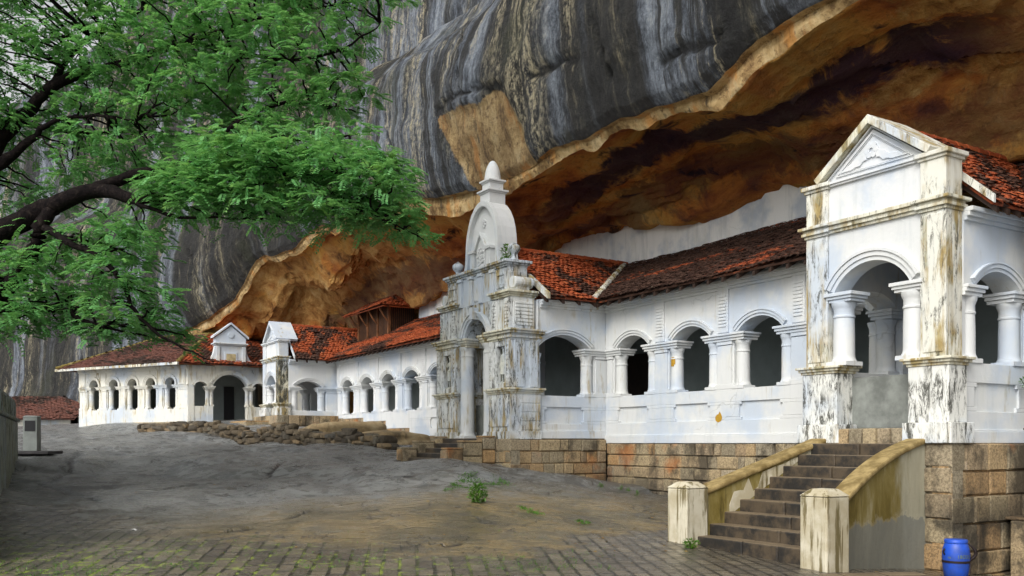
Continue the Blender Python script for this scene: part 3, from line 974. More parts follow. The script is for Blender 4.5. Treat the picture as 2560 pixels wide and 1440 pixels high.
    for _ in range(2):                                # soften the outline over a couple of cells
        pad = np.pad(inf, 1, mode='edge')
        inf = (pad[1:-1, 1:-1] * 2 + pad[:-2, 1:-1] + pad[2:, 1:-1] + pad[1:-1, :-2] + pad[1:-1, 2:]) / 6
    TT = TT + .24 * inf
    ck = np.zeros_like(TT)
    for line, wd in (([(1318, 190), (1350, 176), (1385, 158), (1432, 138)], .16), ([(1090, 284), (1150, 240), (1205, 226), (1262, 214)], .13), ([(1640, 150), (1700, 120), (1790, 96)], .12),
                     ([(1120, 60), (1140, 120), (1150, 200)], .10), ([(960, 330), (985, 420), (1010, 480)], .12), ([(1480, 40), (1500, 110), (1520, 190)], .09), ([(560, 640), (580, 720)], .16), ([(450, 620), (470, 760)], .14)):
        q = []
        for u, v in line:
            s_, D_ = st_u(u, 12.6); q.append((s_, (HY - v) / F * D_))
        xs_, zs_ = S + .10 * fbm(S * 2.2, ZZ * 2.2, 3.3, 3), ZZ + .12 * fbm(S * 2.2, ZZ * 2.2, 8.3, 3)
        for (ax, az_), (bx, bz_) in zip(q[:-1], q[1:]):
            dx, dz = bx - ax, bz_ - az_
            t = np.clip(((xs_ - ax) * dx + (zs_ - az_) * dz) / (dx * dx + dz * dz), 0, 1)
            dist = np.hypot(xs_ - ax - t * dx, zs_ - az_ - t * dz)
            ck = np.maximum(ck, np.clip(1.3 - dist / wd, 0, 1) * face)
    TT = TT + .13 * ck
    X = A2.x * S + B2.x * TT; Y = A2.y * S + B2.y * TT
    vs = np.stack([X, Y, ZZ + CAMZ], -1).reshape(-1, 3)
    nr, ns = TT.shape
    idx = np.arange(nr * ns).reshape(nr, ns)
    fs = np.stack([idx[:-1, :-1], idx[:-1, 1:], idx[1:, 1:], idx[1:, :-1]], -1)
    mat = np.broadcast_to(KK[:-1, None], fs.shape[:2]).copy()
    capm = (S[:-1, :-1] > 57); mat[capm] = 0
    me = bpy.data.meshes.new('cliff')
    me.from_pydata(vs.tolist(), [], fs.reshape(-1, 4).tolist())
    at = me.attributes.new('scar', 'FLOAT', 'POINT'); at.data.foreach_set('value', inf.ravel().astype(np.float32))
    at = me.attributes.new('crack', 'FLOAT', 'POINT'); at.data.foreach_set('value', ck.ravel().astype(np.float32))
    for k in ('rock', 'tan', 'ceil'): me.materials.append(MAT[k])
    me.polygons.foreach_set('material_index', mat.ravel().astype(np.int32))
    me.polygons.foreach_set('use_smooth', [True] * len(me.polygons))
    me.set_sharp_from_angle(angle=R(48))
    o = bpy.data.objects.new('cliff', me)
    C.objects.link(o)
    tag(o, 'huge streaked grey rock overhanging the white temple with a brown cave roof', 'cliff', kind='structure')


build_cliff()

# ------------------------------------------------------------------ temple building helpers
def put_columns(parent, fr, spots, z0, z1, r, mat, label=None):
    """round columns with square base and necked capital; the first is built, the rest are copies"""
    if not spots: return
    a, d = spots[0]
    h = z1 - z0
    c = fr(a, d, z0)
    mb = MB()
    e = r * 1.18
    mb.box(fr, a - e, a + e, d - e, d + e, z0, z0 + .07)
    mb.lathe(c, [(r * 1.16, .06), (r * 1.17, .08), (r * 1.10, .105), (r * 1.03, .13), (r * 1.0, .18), (r * .99, h * .5), (r * .95, h - .27), (r * 1.03, h - .262), (r * 1.04, h - .235),
                     (r * .96, h - .225), (r * .96, h - .13), (r * 1.05, h - .09), (r * 1.15, h - .05), (r * 1.17, h)], 22)
    o = mb.build('column', mat, parent, smooth=True, origin=c, angle=35)
    if label: o['label'] = label
    for a2, d2 in spots[1:]:
        k = o.copy(); C.objects.link(k); k.parent = parent
        k.location = Vector(o.location) + (fr(a2, d2, z0) - c)


def facade(parent, fr, a0, a1, bays, mats, zb=0.0, zs=1.22, zc0=2.30, zc1=2.47, ztop=3.66, clear=1.0, colr=.155, aw=1.30, rise=.29,
           th=.42, panels=True, pz=(.52, .93), pil=True, zsegs=None, base=True, corn=True, pilz=(2.62, 3.36)):
    wall, trim = mats
    cd = .17
    half = clear / 2 + 2 * colr
    edges = [a0]
    for c in sorted(bays): edges += [c - half, c + half]
    edges.append(a1)
    # dado under the openings
    mb = MB()
    segs = zsegs or [(a0, a1, zb)]
    for (q0, q1, z) in segs:
        pn = [(c - .62, c + .62, pz[0], pz[1]) for c in bays if q0 < c - .62 and c + .62 < q1 and z < pz[0] - .1] if panels else []
        panel_wall(mb, fr, q0, q1, 0, th, z, zs, pn)
        if base:
            mb.box(fr, q0, q1, -.05, 0.02, z + .0, z + .19)
            mb.box(fr, q0, q1, -.03, 0.02, z + .19, z + .215)
    for i in range(0, len(edges), 2):                # stepped blocks below the piers
        mb.box(fr, max(a0, edges[i] - .02), min(a1, edges[i + 1] + .02), -.004, th + .004, zs, zs + .11)
    mb.build('dado', wall, parent, bevel=.008)
    for i in range(0, len(edges), 2):
        p0, p1 = edges[i], edges[i + 1]
        if p1 - p0 < .05: continue
        mb = MB()
        mb.box(fr, p0, p1, .05, th, zs + .11, zc0)
        if p1 - p0 > .3:
            mb.box(fr, p0 + .05, p1 - .05, .01, .06, zs + .11, zc0 - .10)
            mb.box(fr, p0 + .03, p1 - .03, 0.0, .06, zc0 - .08, zc0)
        mb.build('pier', wall, parent, bevel=.006)
        l = p0 if i == 0 else p0 - 2 * colr - .03
        rr = p1 if i == len(edges) - 2 else p1 + 2 * colr + .03
        mb = MB()
        mb.box(fr, l, rr, -.02, th + .02, zc0, zc0 + .06)
        mb.box(fr, l - (.03 if i else 0), rr + (.03 if i < len(edges) - 2 else 0), -.05, th + .04, zc0 + .06, zc0 + .12)
        mb.box(fr, l - (.06 if i else 0), rr + (.06 if i < len(edges) - 2 else 0), -.08, th + .06, zc0 + .12, zc1)
        mb.build('impost', trim, parent, bevel=.008)
    spots = []
    for c in bays: spots += [(c - clear / 2 - colr, cd), (c + clear / 2 + colr, cd)]
    put_columns(parent, fr, spots, zs + .0, zc0, colr, wall)
    mb = MB()
    arch_wall(mb, fr, a0, a1, zc1, ztop, 0, th, [(c, aw, rise) for c in bays])
    mb.build('arcade_wall', wall, parent)
    for c in bays:
        mb = MB()
        arch_ring(mb, fr, c, aw, zc1, rise, 0.0, .055, -.03, .03)
        arch_ring(mb, fr, c, aw, zc1, rise, .058, .12, -.055, .03)
        arch_ring(mb, fr, c, aw, zc1, rise, .123, .15, -.075, .03)
        mb.build('arch_moulding', trim, parent)
    if pil:
        for i in range(0, len(edges), 2):
            m = (edges[i] + edges[i + 1]) / 2
            if edges[i + 1] - edges[i] < .4: continue
            mb = MB()
            mb.box(fr, m - .17, m + .17, -.045, .01, zc1 + .02, ztop - .2)
            z = pilz[0]
            while z < pilz[1]:
                mb.box(fr, m - .12, m + .12, -.062, -.04, z, z + .04); z += .075
            mb.build('pilaster', wall, parent, bevel=.004)
    if corn:
        mb = MB()
        mb.box(fr, a0, a1, -.05, 0.02, ztop - .2, ztop - .14)
        mb.box(fr, a0, a1, -.10, 0.02, ztop - .14, ztop - .07)
        mb.box(fr, a0, a1, -.15, 0.02, ztop - .07, ztop)
        mb.build('eave_cornice', trim, parent, bevel=.008)


def eave_boards(parent, E0, E1, up, mat, n=18):
    """rafter ends and a fascia under the tile edge"""
    E0, E1, up = Vector(E0), Vector(E1), Vector(up).normalized()
    mb = MB()
    d = (E1 - E0)
    k = max(3, int(d.length / .45))
    x = d.normalized()
    z = Vector((0, 0, 1))
    for i in range(k + 1):
        p = E0 + d * (i / k) - z * .13
        q = p + up * .75
        w = x * .035
        mb.hexa([p - w - z * .05, p + w - z * .05, q + w - z * .05, q - w - z * .05, p - w + z * .04, p + w + z * .04, q + w + z * .04, q - w + z * .04])
    mb.build('rafters', mat, parent)


def gabled_porch(root, s0, s1, t0, tb, mats, lo=0.0, zped=1.33, plinth=True, zroof=5.28, sidelo=None):
    wall, pier, band, clean = mats[:4]
    ped = mats[4] if len(mats) > 4 else pier
    fr = front(t0)
    c = (s0 + s1) / 2 + .03
    sidelo = lo if sidelo is None else sidelo
    R0, R1, L0, L1 = s0, s0 + .70, s1 - .74, s1
    for (p0, p1, q0, q1, pier) in ((R0, R1, s0 + .08, s0 + .52, pier), (L0, L1, s1 - .50, s1 - .04, mats[5] if len(mats) > 5 else pier)):
        mb = MB()
        mb.box(fr, p0 - .09, p1 + .05, -.10, .5, lo, lo + .32)
        mb.box(fr, p0, p1, -.02, .45, lo + .32, zped - .13)
        mb.build('pedestal', ped, root, bevel=.012)
        mb = MB()
        mb.mould(fr, p0, p1, -.02, .45, zped - .13, [(.045, .02), (.045, .055), (.04, .09)])
        mb.build('pedestal_cap', band, root, bevel=.008)
        mb = MB()
        mb.box(fr, q0, q1, .03, .45, zped, 3.60)
        mb.box(fr, q0 + .05, q1 - .05, .012, .04, zped + .08, 3.55)
        mb.build('corner_shaft', pier, root, bevel=.01)
        mb = MB()
        mb.mould(fr, q0, q1, .02, .45, 3.60, [(.05, .02), (.05, .06), (.05, .04), (.05, .10)])
        mb.build('shaft_cornice', band, root, bevel=.008)
        mb = MB()
        mb.box(fr, q0, q1, .03, .45, 3.80, 4.40)
        mb.mould(fr, q0, q1, .03, .45, 4.40, [(.05, .03), (.07, .07)])
        mb.build('attic_block', mats[5] if len(mats) > 5 else pier, root, bevel=.01)
    put_columns(root, fr, [(s1 - .70, .22), (s0 + .74, .22)], zped, 2.42, .18, wall)
    for (p0, p1) in ((s0 + .53, s0 + 1.0), (s1 - .96, s1 - .51)):
        mb = MB()
        mb.mould(fr, p0, p1, .05, .44, 2.42, [(.05, .0), (.05, .03), (.06, .06)])
        mb.build('impost', wall, root, bevel=.008)
    mb = MB()
    arch_wall(mb, fr, s0 + .525, s1 - .505, 2.58, 3.62, .07, .42, [(c, 1.46, .44)])
    mb.build('arch_wall', wall, root)
    mb = MB()
    arch_ring(mb, fr, c, 1.46, 2.58, .44, .0, .07, .03, .10)
    arch_ring(mb, fr, c, 1.46, 2.58, .44, .073, .15, .005, .10)
    arch_ring(mb, fr, c, 1.46, 2.58, .44, .153, .20, -.02, .10)
    mb.build('arch_moulding', wall, root)
    mb = MB()
    mb.box(fr, s0 + .525, s1 - .505, .02, .40, 3.62, 3.67); mb.box(fr, s0 + .525, s1 - .505, -.02, .40, 3.67, 3.74); mb.box(fr, s0 + .525, s1 - .505, -.06, .40, 3.74, 3.80)
    mb.build('front_cornice', band, root, bevel=.006)
    mb = MB()
    mb.box(fr, s0 + .50, s1 - .48, .08, .40, 3.80, 4.52)
    mb.build('attic_wall', clean, root)
    # pediment
    a0, a1, za, zb_ = s0 + .42, s1 - .40, 4.50, 5.26
    mb = MB()
    mb.prism(fr, [(a0 + .02, za), (a1 - .02, za), (c, zb_ - .06)], .10, .42)
    mb.build('tympanum', clean, root)
    mb = MB()
    for i, (e0, e1, d) in enumerate(((.0, .05, .06), (.22, .26, .07), (.29, .31, .08))):
        sc = 1 - e0 * 1.1; s2 = 1 - e1 * 1.1
        g = (c, za + .30)
        P = [(a0, za), (a1, za), (c, zb_)]
        o1 = [(g[0] + (x - g[0]) * sc, g[1] + (z - g[1]) * sc) for x, z in P]
        o2 = [(g[0] + (x - g[0]) * s2, g[1] + (z - g[1]) * s2) for x, z in P]
        for k in range(3):
            n = (k + 1) % 3
            mb.hexa([fr(o1[k][0], d, o1[k][1]), fr(o1[n][0], d, o1[n][1]), fr(o1[n][0], .14, o1[n][1]), fr(o1[k][0], .14, o1[k][1]),
                     fr(o2[k][0], d, o2[k][1]), fr(o2[n][0], d, o2[n][1]), fr(o2[n][0], .14, o2[n][1]), fr(o2[k][0], .14, o2[k][1])])
    mb.box(fr, a0 - .02, a1 + .02, .03, .12, za - .07, za - .035)
    mb.box(fr, a0 - .02, a1 + .02, .00, .12, za - .035, za)
    mb.build('pediment_frame', clean, root)
    mb = MB()                                       # raised flower and wing scrolls
    pc = fr(c + .02, .09, za + .34)
    nrm = -Vector(B2).to_3d()
    for k in range(6):
        an = k * math.pi / 3
        mb.lathe_n = None
        p = fr(c + .02 + .085 * math.cos(an), .095, za + .36 + .085 * math.sin(an))
        ring = []
        for j in range(10):
            q = j * math.pi / 5
            ring.append((.055 * math.cos(q), .055 * math.sin(q)))
        mb.prism(fr, [(c + .02 + .085 * math.cos(an) + x, za + .36 + .085 * math.sin(an) + z) for x, z in ring], .068, .11)
    for sgn in (-1, 1):
        w = []
        top = [(.10, .30), (.17, .22), (.27, .19), (.34, .12), (.46, .11), (.56, .055), (.68, .05)]
        bot = [(.66, .02), (.40, .02), (.30, .05), (.22, .05), (.16, .11), (.09, .12)]
        mb.prism(fr, [(c + .02 + sgn * x, za + .10 + z) for x, z in top + bot], .072, .11)
    mb.build('floral_relief', clean, root, bevel=.006)
    for sgn, ax in ((-1, a0 - .06), (1, a1 + .06)):
        mb = MB()
        dx, dz = c - ax, zb_ - za + .02
        L = math.hypot(dx, dz)
        nx, nz = -dz / L * (1 if dx > 0 else -1), abs(dx) / L
        th = .12
        P = [(ax, za), (c, zb_ + .02), (c, zb_ + .02 + th / nz), (ax + nx * th, za + nz * th)]
        mb.prism(fr, P, -.05, .95)
        mb.build('raking_coping', mats[5] if len(mats) > 5 else (band if sgn > 0 else pier), root, bevel=.01)
    # side walls with one arched window each
    facade(root, side(s0 + .06), t0 + .452, tb + .4, [t0 + 1.36], (wall, wall), zb=sidelo, zs=1.26, clear=.92, colr=.165, aw=1.26, rise=.27, pil=False, pz=(.50, .95), ztop=3.66)
    facade(root, side_l(s1 - .06), t0 + .452, tb + .4, [t0 + 1.36], (wall, wall), zb=sidelo, zs=1.26, clear=.92, colr=.165, aw=1.26, rise=.27, pil=False, panels=False, ztop=3.66)
    # roof
    rf = MB()
    tiles(rf, FT(s0 - .34, t0 + .62, 3.70), FT(s0 - .34, tb - .55, 3.70), FT(c, t0 + .62, zroof), FT(c, 17.25, zroof), seed=5)
    tiles(rf, FT(s1 + .34, t0 + .62, 3.70), FT(s1 + .34, tb - .55, 3.70), FT(c, t0 + .62, zroof), FT(c, 17.25, zroof), seed=6)
    ro = rf.build('roof', MAT['tile'], root, recalc=False)
    mb = MB(); ridge_caps(mb, FT(c, t0 + .7, zroof + .02), FT(c, 17.25, zroof + .02))
    mb.build('ridge_tiles', MAT['freshtile'], ro)
    for sg, ss_ in ((-1, s0 - .36), (1, s1 + .36)):
        mb = MB()                                    # bargeboard at the front edge of the roof
        P0, P1 = FT(ss_, t0 + .56, 3.66), FT(c, t0 + .56, zroof - .02)
        n = Vector((0, 0, .13)); w = Vector(B2).to_3d() * .05
        mb.hexa([P0, P0 + w, P1 + w, P1, P0 + n, P0 + n + w, P1 + n + w, P1 + n])
        mb.build('bargeboard', pier, root)
    eave_boards(root, FT(s0 - .34, t0 + .7, 3.70), FT(s0 - .34, tb - .6, 3.70), FT(c, t0, zroof) - FT(s0 - .34, t0, 3.70), MAT['darkwood'])
    return c


# ------------------------------------------------------------------ white wall that closes the caves
root = thing('cave_wall', 'tall plain white wall under the rock overhang, rising behind the veranda roof', 'wall', FT(20, 17.3, 0))
mb = MB(); mb.box(FT, 12.2, 35.6, 17.3, 17.6, 3.9, 6.75)
mb.build('upper_wall', plaster('cave_wall_plaster', .08, .04, (0.86, 0.865, 0.85)), root)
mb = MB(); mb.box(FT, -4, 42.5, 17.302, 17.62, -1.5, 3.9)
mb.build('inner_wall', MAT['inner'], root)
mb = MB(); mb.box(FT, -1, 43, 15.1, 17.3, -.3, .25); mb.box(FT, 8.5, 11.0, 13.3, 15.1, -.3, .248); mb.box(FT, 19.7, 23.4, 12.6, 15.1, -.3, .20); mb.box(FT, 39.4, 41.6, 12.8, 15.1, .6, 1.25)
mb.build('floor', MAT['floor'], root)
mb = MB(); mb.box(FT, 20.3, 21.6, 17.24, 17.3, .25, 2.6)
mb.build('door', MAT['darkwood'], root)
# ------------------------------------------------------------------ near veranda
root = thing('veranda', 'white arcaded veranda between the spired gateway and the near gabled porch', 'veranda', FT(15.4, 15, 0))
bays = [18.42, 16.26, 14.10, 11.94]
facade(root, front(15), 11.1, 19.55, bays, (MAT['white'], MAT['white']), zsegs=[(11.1, 19.55, 0.0)])
mb = MB()
stone_course(mb, front(14.97), 11.05, 19.45, 0.0, -1.9, 0.0, seed=4)
mb.build('plinth', MAT['stone'], root)
rf = MB()
tiles(rf, FT(11.5, 14.45, 3.70), FT(19.2, 14.45, 3.70), FT(9.8, 17.25, 5.27), FT(21.5, 17.25, 5.27), seed=8)
ro = rf.build('roof', MAT['oldtile'], root, recalc=False)
mb = MB(); ridge_caps(mb, FT(19.24, 14.4, 3.78), FT(21.4, 17.1, 5.27), .085)
mb.build('valley_tiles', MAT['pier'], ro)
eave_boards(root, FT(11.5, 14.45, 3.70), FT(19.2, 14.45, 3.70), FT(11.5, 17.25, 5.27) - FT(11.5, 14.45, 3.70), MAT['darkwood'])
# the same veranda goes on past the near porch, just outside the picture
facade(root, front(15.02), -1.0, 8.02, [6.6, 4.45, 2.3], (MAT['white'], MAT['white']), zsegs=[(-1.0, 8.02, 0.0)])
mb = MB()
stone_course(mb, front(14.99), -1.0, 7.9, 0.0, -2.6, 0.0, course=.40, wmin=.36, wmax=.72, seed=44)
mb.build('plinth', MAT['stone'], root)
rf = MB()
tiles(rf, FT(-1.0, 14.45, 3.70), FT(8.0, 14.45, 3.70), FT(-1.0, 17.25, 5.27), FT(9.7, 17.25, 5.27), seed=18)
rf.build('roof', MAT['oldtile'], root, recalc=False)
OCH = simple('bare_ochre_render', (0.46, 0.27, 0.035), .9, .1, .15, 8, .2)
fr = front(15)
mb = MB()
sx, D = st_u(1797, 15)
zc = (HY - 1042) / F * D
pp = [(-.10, -.09), (-.02, -.13), (.07, -.10), (.11, -.03), (.08, .05), (.03, .12), (-.01, .06), (-.06, .05), (-.11, -.01)]
mb.prism(fr, [(sx - x, zc + z) for x, z in pp], -.004, .02)
mb.build('peeled_patch', OCH, root, label='bare ochre patch where the white wash has peeled')
mb = MB()
cx_ = 16.26 + .5 + .155
for k in range(5):
    for j in range(5):
        if (k, j) in ((0, 0), (4, 4), (0, 4)): continue
        an = R(-118 + k * 12); rr = .157
        q = [(rr * math.cos(an + q1), .17 + rr * math.sin(an + q1), z1) for q1, z1 in ((0, 0), (R(12), 0), (R(12), .045), (0, .045))]
        mb.add([fr(cx_ + p[0], p[1], 1.86 + .045 * j + p[2]) for p in q], [(0, 1, 2, 3)])
mb.build('peeled_patch', OCH, root)

# ------------------------------------------------------------------ near gabled porch
root = thing('gabled_porch', 'near white porch with triangular pediment and stained piers, above the wide stone stairs', 'porch', FT(9.8, 13, 0))
c1 = gabled_porch(root, 8.40, 11.2, 13.0, 15.2, (MAT['white'], MAT['pier'], MAT['band'], MAT['clean'], MAT['pedestal']))
mb = MB()
stone_course(mb, front(12.96), 8.34, 11.25, 0.0, -2.5, 0.0, course=.40, wmin=.36, wmax=.72, seed=14)
stone_course(mb, side(8.37), 12.96, 16.5, 0.0, -2.5, 0.0, course=.40, wmin=.36, wmax=.72, seed=15)
mb.build('plinth', MAT['stone'], root)
mb = MB()
stone_course(mb, side(7.95), 14.35, 16.8, -1.22, -2.5, 0.0, course=.46, wmin=.45, wmax=.8, seed=16)
mb.box(side(7.95), 14.4, 16.8, -.03, .42, -1.22, -1.17)
mb.build('plinth_buttress', MAT['stone'], root, bevel=.02)
mb = MB(); mb.box(front(13), 8.9, 10.7, .38, .50, .26, 1.13)
mb.build('low_gate_wall', MAT['lowgrey'], root)
mb = MB()
stone_course(mb, front(12.93), 9.05, 10.5, .25, -.05, 0.0, course=.27, wmin=.25, wmax=.34, seed=19)
mb.build('threshold', MAT['stone'], root)

# ------------------------------------------------------------------ stairs of the near porch
root = thing('stone_stairs', 'wide stone stairs with sloping mossy side walls and square posts below the near porch', 'stairs', FT(9.8, 11.5, -1.66))
L_ = lambda t: 11.12 + (10.78 - 11.12) * (t - 10.3) / 2.7
R_ = lambda t: 8.46 + .46 * (1 - (1 - min(1, max(0, (t - 10.3) / 2.7))) ** 1.6)
stepm = NT('worn_stair_stone', .55, .4)
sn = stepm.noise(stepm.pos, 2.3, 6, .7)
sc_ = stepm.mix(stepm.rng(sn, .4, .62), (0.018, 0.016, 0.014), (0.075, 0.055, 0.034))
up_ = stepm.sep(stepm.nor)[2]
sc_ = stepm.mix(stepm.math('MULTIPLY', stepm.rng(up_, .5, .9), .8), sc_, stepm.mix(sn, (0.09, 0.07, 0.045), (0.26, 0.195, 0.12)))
stepm.col(sc_); stepm.bump(stepm.noise(stepm.pos, 16, 5, .7), .5, .02)
MAT['step'] = stepm.m
n = 9
for i in range(n):
    t = 10.22 + i * .30
    z1 = -1.66 + (i + 1) * .184
    mb = MB()
    a0, a1 = R_(t + .42) - .03, L_(t + .42) + .03
    if i == 0:
        cuts = [a0 - .02, a0 + .75, a0 + 1.45, a1 + .18]
    else:
        cuts = [a0, a0 + (a1 - a0) * rng.uniform(.35, .65), a1]
    for q0, q1 in zip(cuts[:-1], cuts[1:]):
        mb.box(FT, q0 + .003, q1 - .003, t + rng.uniform(-.012, .012), t + .42 - .001 * i, z1 - .46 - .001 * i, z1 + rng.uniform(-.008, .004))
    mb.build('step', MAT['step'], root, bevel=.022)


def mat_rail():
    m = NT('mossy_cement', .8, .25)
    z = m.sep(m.pos)[2]
    n1 = m.noise(m.map(m.pos, (1.6, 1.6, .4)), 1.8, 7, .7, .3)
    c = m.ramp(n1, [(.3, (0.075, 0.055, 0.010)), (.45, (0.145, 0.108, 0.024)), (.58, (0.21, 0.165, 0.055)), (.72, (0.34, 0.30, 0.18))])
    c = m.mix(m.rng(m.noise(m.map(m.pos, (4, 4, .5)), 1.5, 6, .7), .56, .7, 0, .8), c, (0.045, 0.034, 0.010))
    t = m.sep(m.st)[0]
    pale = m.rng(m.math('ADD', t, m.math('MULTIPLY', m.noise(m.map(m.pos, (2, 2, .6)), 1.6, 5, .6), 1.6)), 12.9, 13.4)
    c = m.mix(m.math('MULTIPLY', pale, .85), c, m.mix(n1, (0.22, 0.21, 0.15), (0.50, 0.48, 0.38)))
    e = m.math('ADD', z, m.math('MULTIPLY', m.noise(m.pos, 2.2, 8, .75), -.7))
    c = m.mix(m.math('MULTIPLY', m.rng(e, .20, .17), m.rng(m.sep(m.st)[1], 9.6, 9.4, 0, .8)), c, m.mix(n1, (0.13, 0.135, 0.12), (0.22, 0.225, 0.205)))
    c = m.mix(m.math('MULTIPLY', m.math('MULTIPLY', m.rng(e, .27, .21), m.rng(e, .16, .20)), m.rng(m.sep(m.st)[1], 9.6, 9.4, 0, .3)), c, (0.40, 0.37, 0.28))
    m.col(c); m.bump(m.noise(m.pos, 14, 5, .65), .4, .02)
    return m.m


MAT['rail'] = mat_rail()
MAT['coping'] = simple('tan_cement_coping', (0.36, 0.27, 0.12), .8, .2, .3, 5, .3, (0.17, 0.12, 0.045))
pm_ = NT('streaked_post_plaster', .85, .2)
q = pm_.noise(pm_.map(pm_.pos, (5, 5, .35)), 1.9, 7, .7, .2)
cc = pm_.mix(pm_.rng(pm_.noise(pm_.pos, 2, 5, .6), .4, .65), (0.40, 0.35, 0.24), (0.55, 0.51, 0.40))
cc = pm_.mix(pm_.rng(q, .50, .60, 0, .9), cc, pm_.mix(q, (0.22, 0.16, 0.05), (0.05, 0.045, 0.02)))
zz = pm_.math('ADD', pm_.sep(pm_.pos)[2], pm_.math('MULTIPLY', pm_.noise(pm_.pos, 4, 5, .6), -.25))
pm_.col(cc); pm_.bump(pm_.noise(pm_.pos, 20, 4, .6), .35, .015)
MAT['post'] = pm_.m


def stair_rail(path, zt0, zt1, w, bow):
    n = 16
    body, cop = MB(), MB()
    ts = [10.42 + (13.02 - 10.42) * i / n for i in range(n + 1)]
    def zt(i):
        f = i / n
        return zt0 + (zt1 - zt0) * f + bow * math.sin(f * math.pi)
    for i in range(n):
        t, t2 = ts[i], ts[i + 1]
        for b, hw, za, zb2 in ((body, w, -9, -.09), (cop, w + .045, -.092, .0)):
            lo = lambda k: (-2.4 if za == -9 else zt(k) + za)
            b.hexa([FT(path(t) - hw, t, lo(i)), FT(path(t) + hw, t, lo(i)), FT(path(t2) + hw, t2, lo(i + 1)), FT(path(t2) - hw, t2, lo(i + 1)),
                    FT(path(t) - hw, t, zt(i) + zb2), FT(path(t) + hw, t, zt(i) + zb2), FT(path(t2) + hw, t2, zt(i + 1) + zb2), FT(path(t2) - hw, t2, zt(i + 1) + zb2)])
    for b in (body, cop):
        pass
    return body, cop


def clean_loft(mb):
    """weld the neighbouring slices of a loft and drop the faces between them"""
    bm = bmesh.new()
    me = bpy.data.meshes.new('tmp'); me.from_pydata(mb.v, [], mb.f); bm.from_mesh(me); bpy.data.meshes.remove(me)
    bmesh.ops.remove_doubles(bm, verts=bm.verts, dist=.0005)
    seen = {}
    for f in bm.faces: seen.setdefault(tuple(sorted(v.index for v in f.verts)), []).append(f)
    bmesh.ops.delete(bm, geom=[f for l in seen.values() if len(l) > 1 for f in l], context='FACES_ONLY')
    bm.verts.ensure_lookup_table()
    mb.v = [tuple(v.co) for v in bm.verts]; bm.verts.index_update()
    mb.f = [tuple(v.index for v in f.verts) for f in bm.faces]
    bm.free()
    return mb


for path, z0, z1, bow, lab in ((L_, -.74, .12, .0, None), (R_, -.84, .10, .10, None)):
    b, cp = stair_rail(path, z0, z1, .13, bow)
    o = clean_loft(b).build('side_wall', MAT['rail'], root, bevel=.015)
    clean_loft(cp).build('coping', MAT['coping'], o, bevel=.03)
for a, t in ((L_(10.2) + .02, 10.22), (R_(10.2) - .02, 10.22)):
    mb = MB()
    mb.box(FT, a - .23, a + .23, t - .23, t + .23, -2.3, -.72)
    mb.taper(FT, a - .25, a + .25, t - .25, t + .25, -.72, -.62, .12)
    mb.build('newel_post', MAT['post'], root, bevel=.025)
mb = MB()                                            # torn render along the inner face of the far side wall
fr = Fr(A2 * 10.9, B2, A2)
prev = None
pts = []
for i in range(22):
    f = i / 21.0
    t = 10.9 + 2.05 * f
    zb_ = -1.66 + .184 * (1 + (t - 10.22) / .30) - .12
    h = (.16 + .30 * f + .16 * abs(math.sin(i * 1.9)) * (1 if i % 3 else .3)) * (0.35 if i in (5, 6, 11, 12) else 1)
    pts.append((t, zb_, min(zb_ + h, -.74 + .86 * (t - 10.42) / 2.6 - .12)))
for p, q in zip(pts[:-1], pts[1:]):
    f0, f1 = L_(p[0]) - .136, L_(q[0]) - .136
    mb.add([FT(f0, p[0], p[1]), FT(f1, q[0], q[1]), FT(f1, q[0], q[2]), FT(f0, p[0], p[2]),
            FT(f0 + .02, p[0], p[1]), FT(f1 + .02, q[0], q[1]), FT(f1 + .02, q[0], q[2]), FT(f0 + .02, p[0], p[2])], [(0, 1, 2, 3), (4, 5, 6, 7), (3, 2, 6, 7), (0, 1, 5, 4)])
mb.build('torn_render', MAT['post'], root, label='pale torn render patch above the steps')

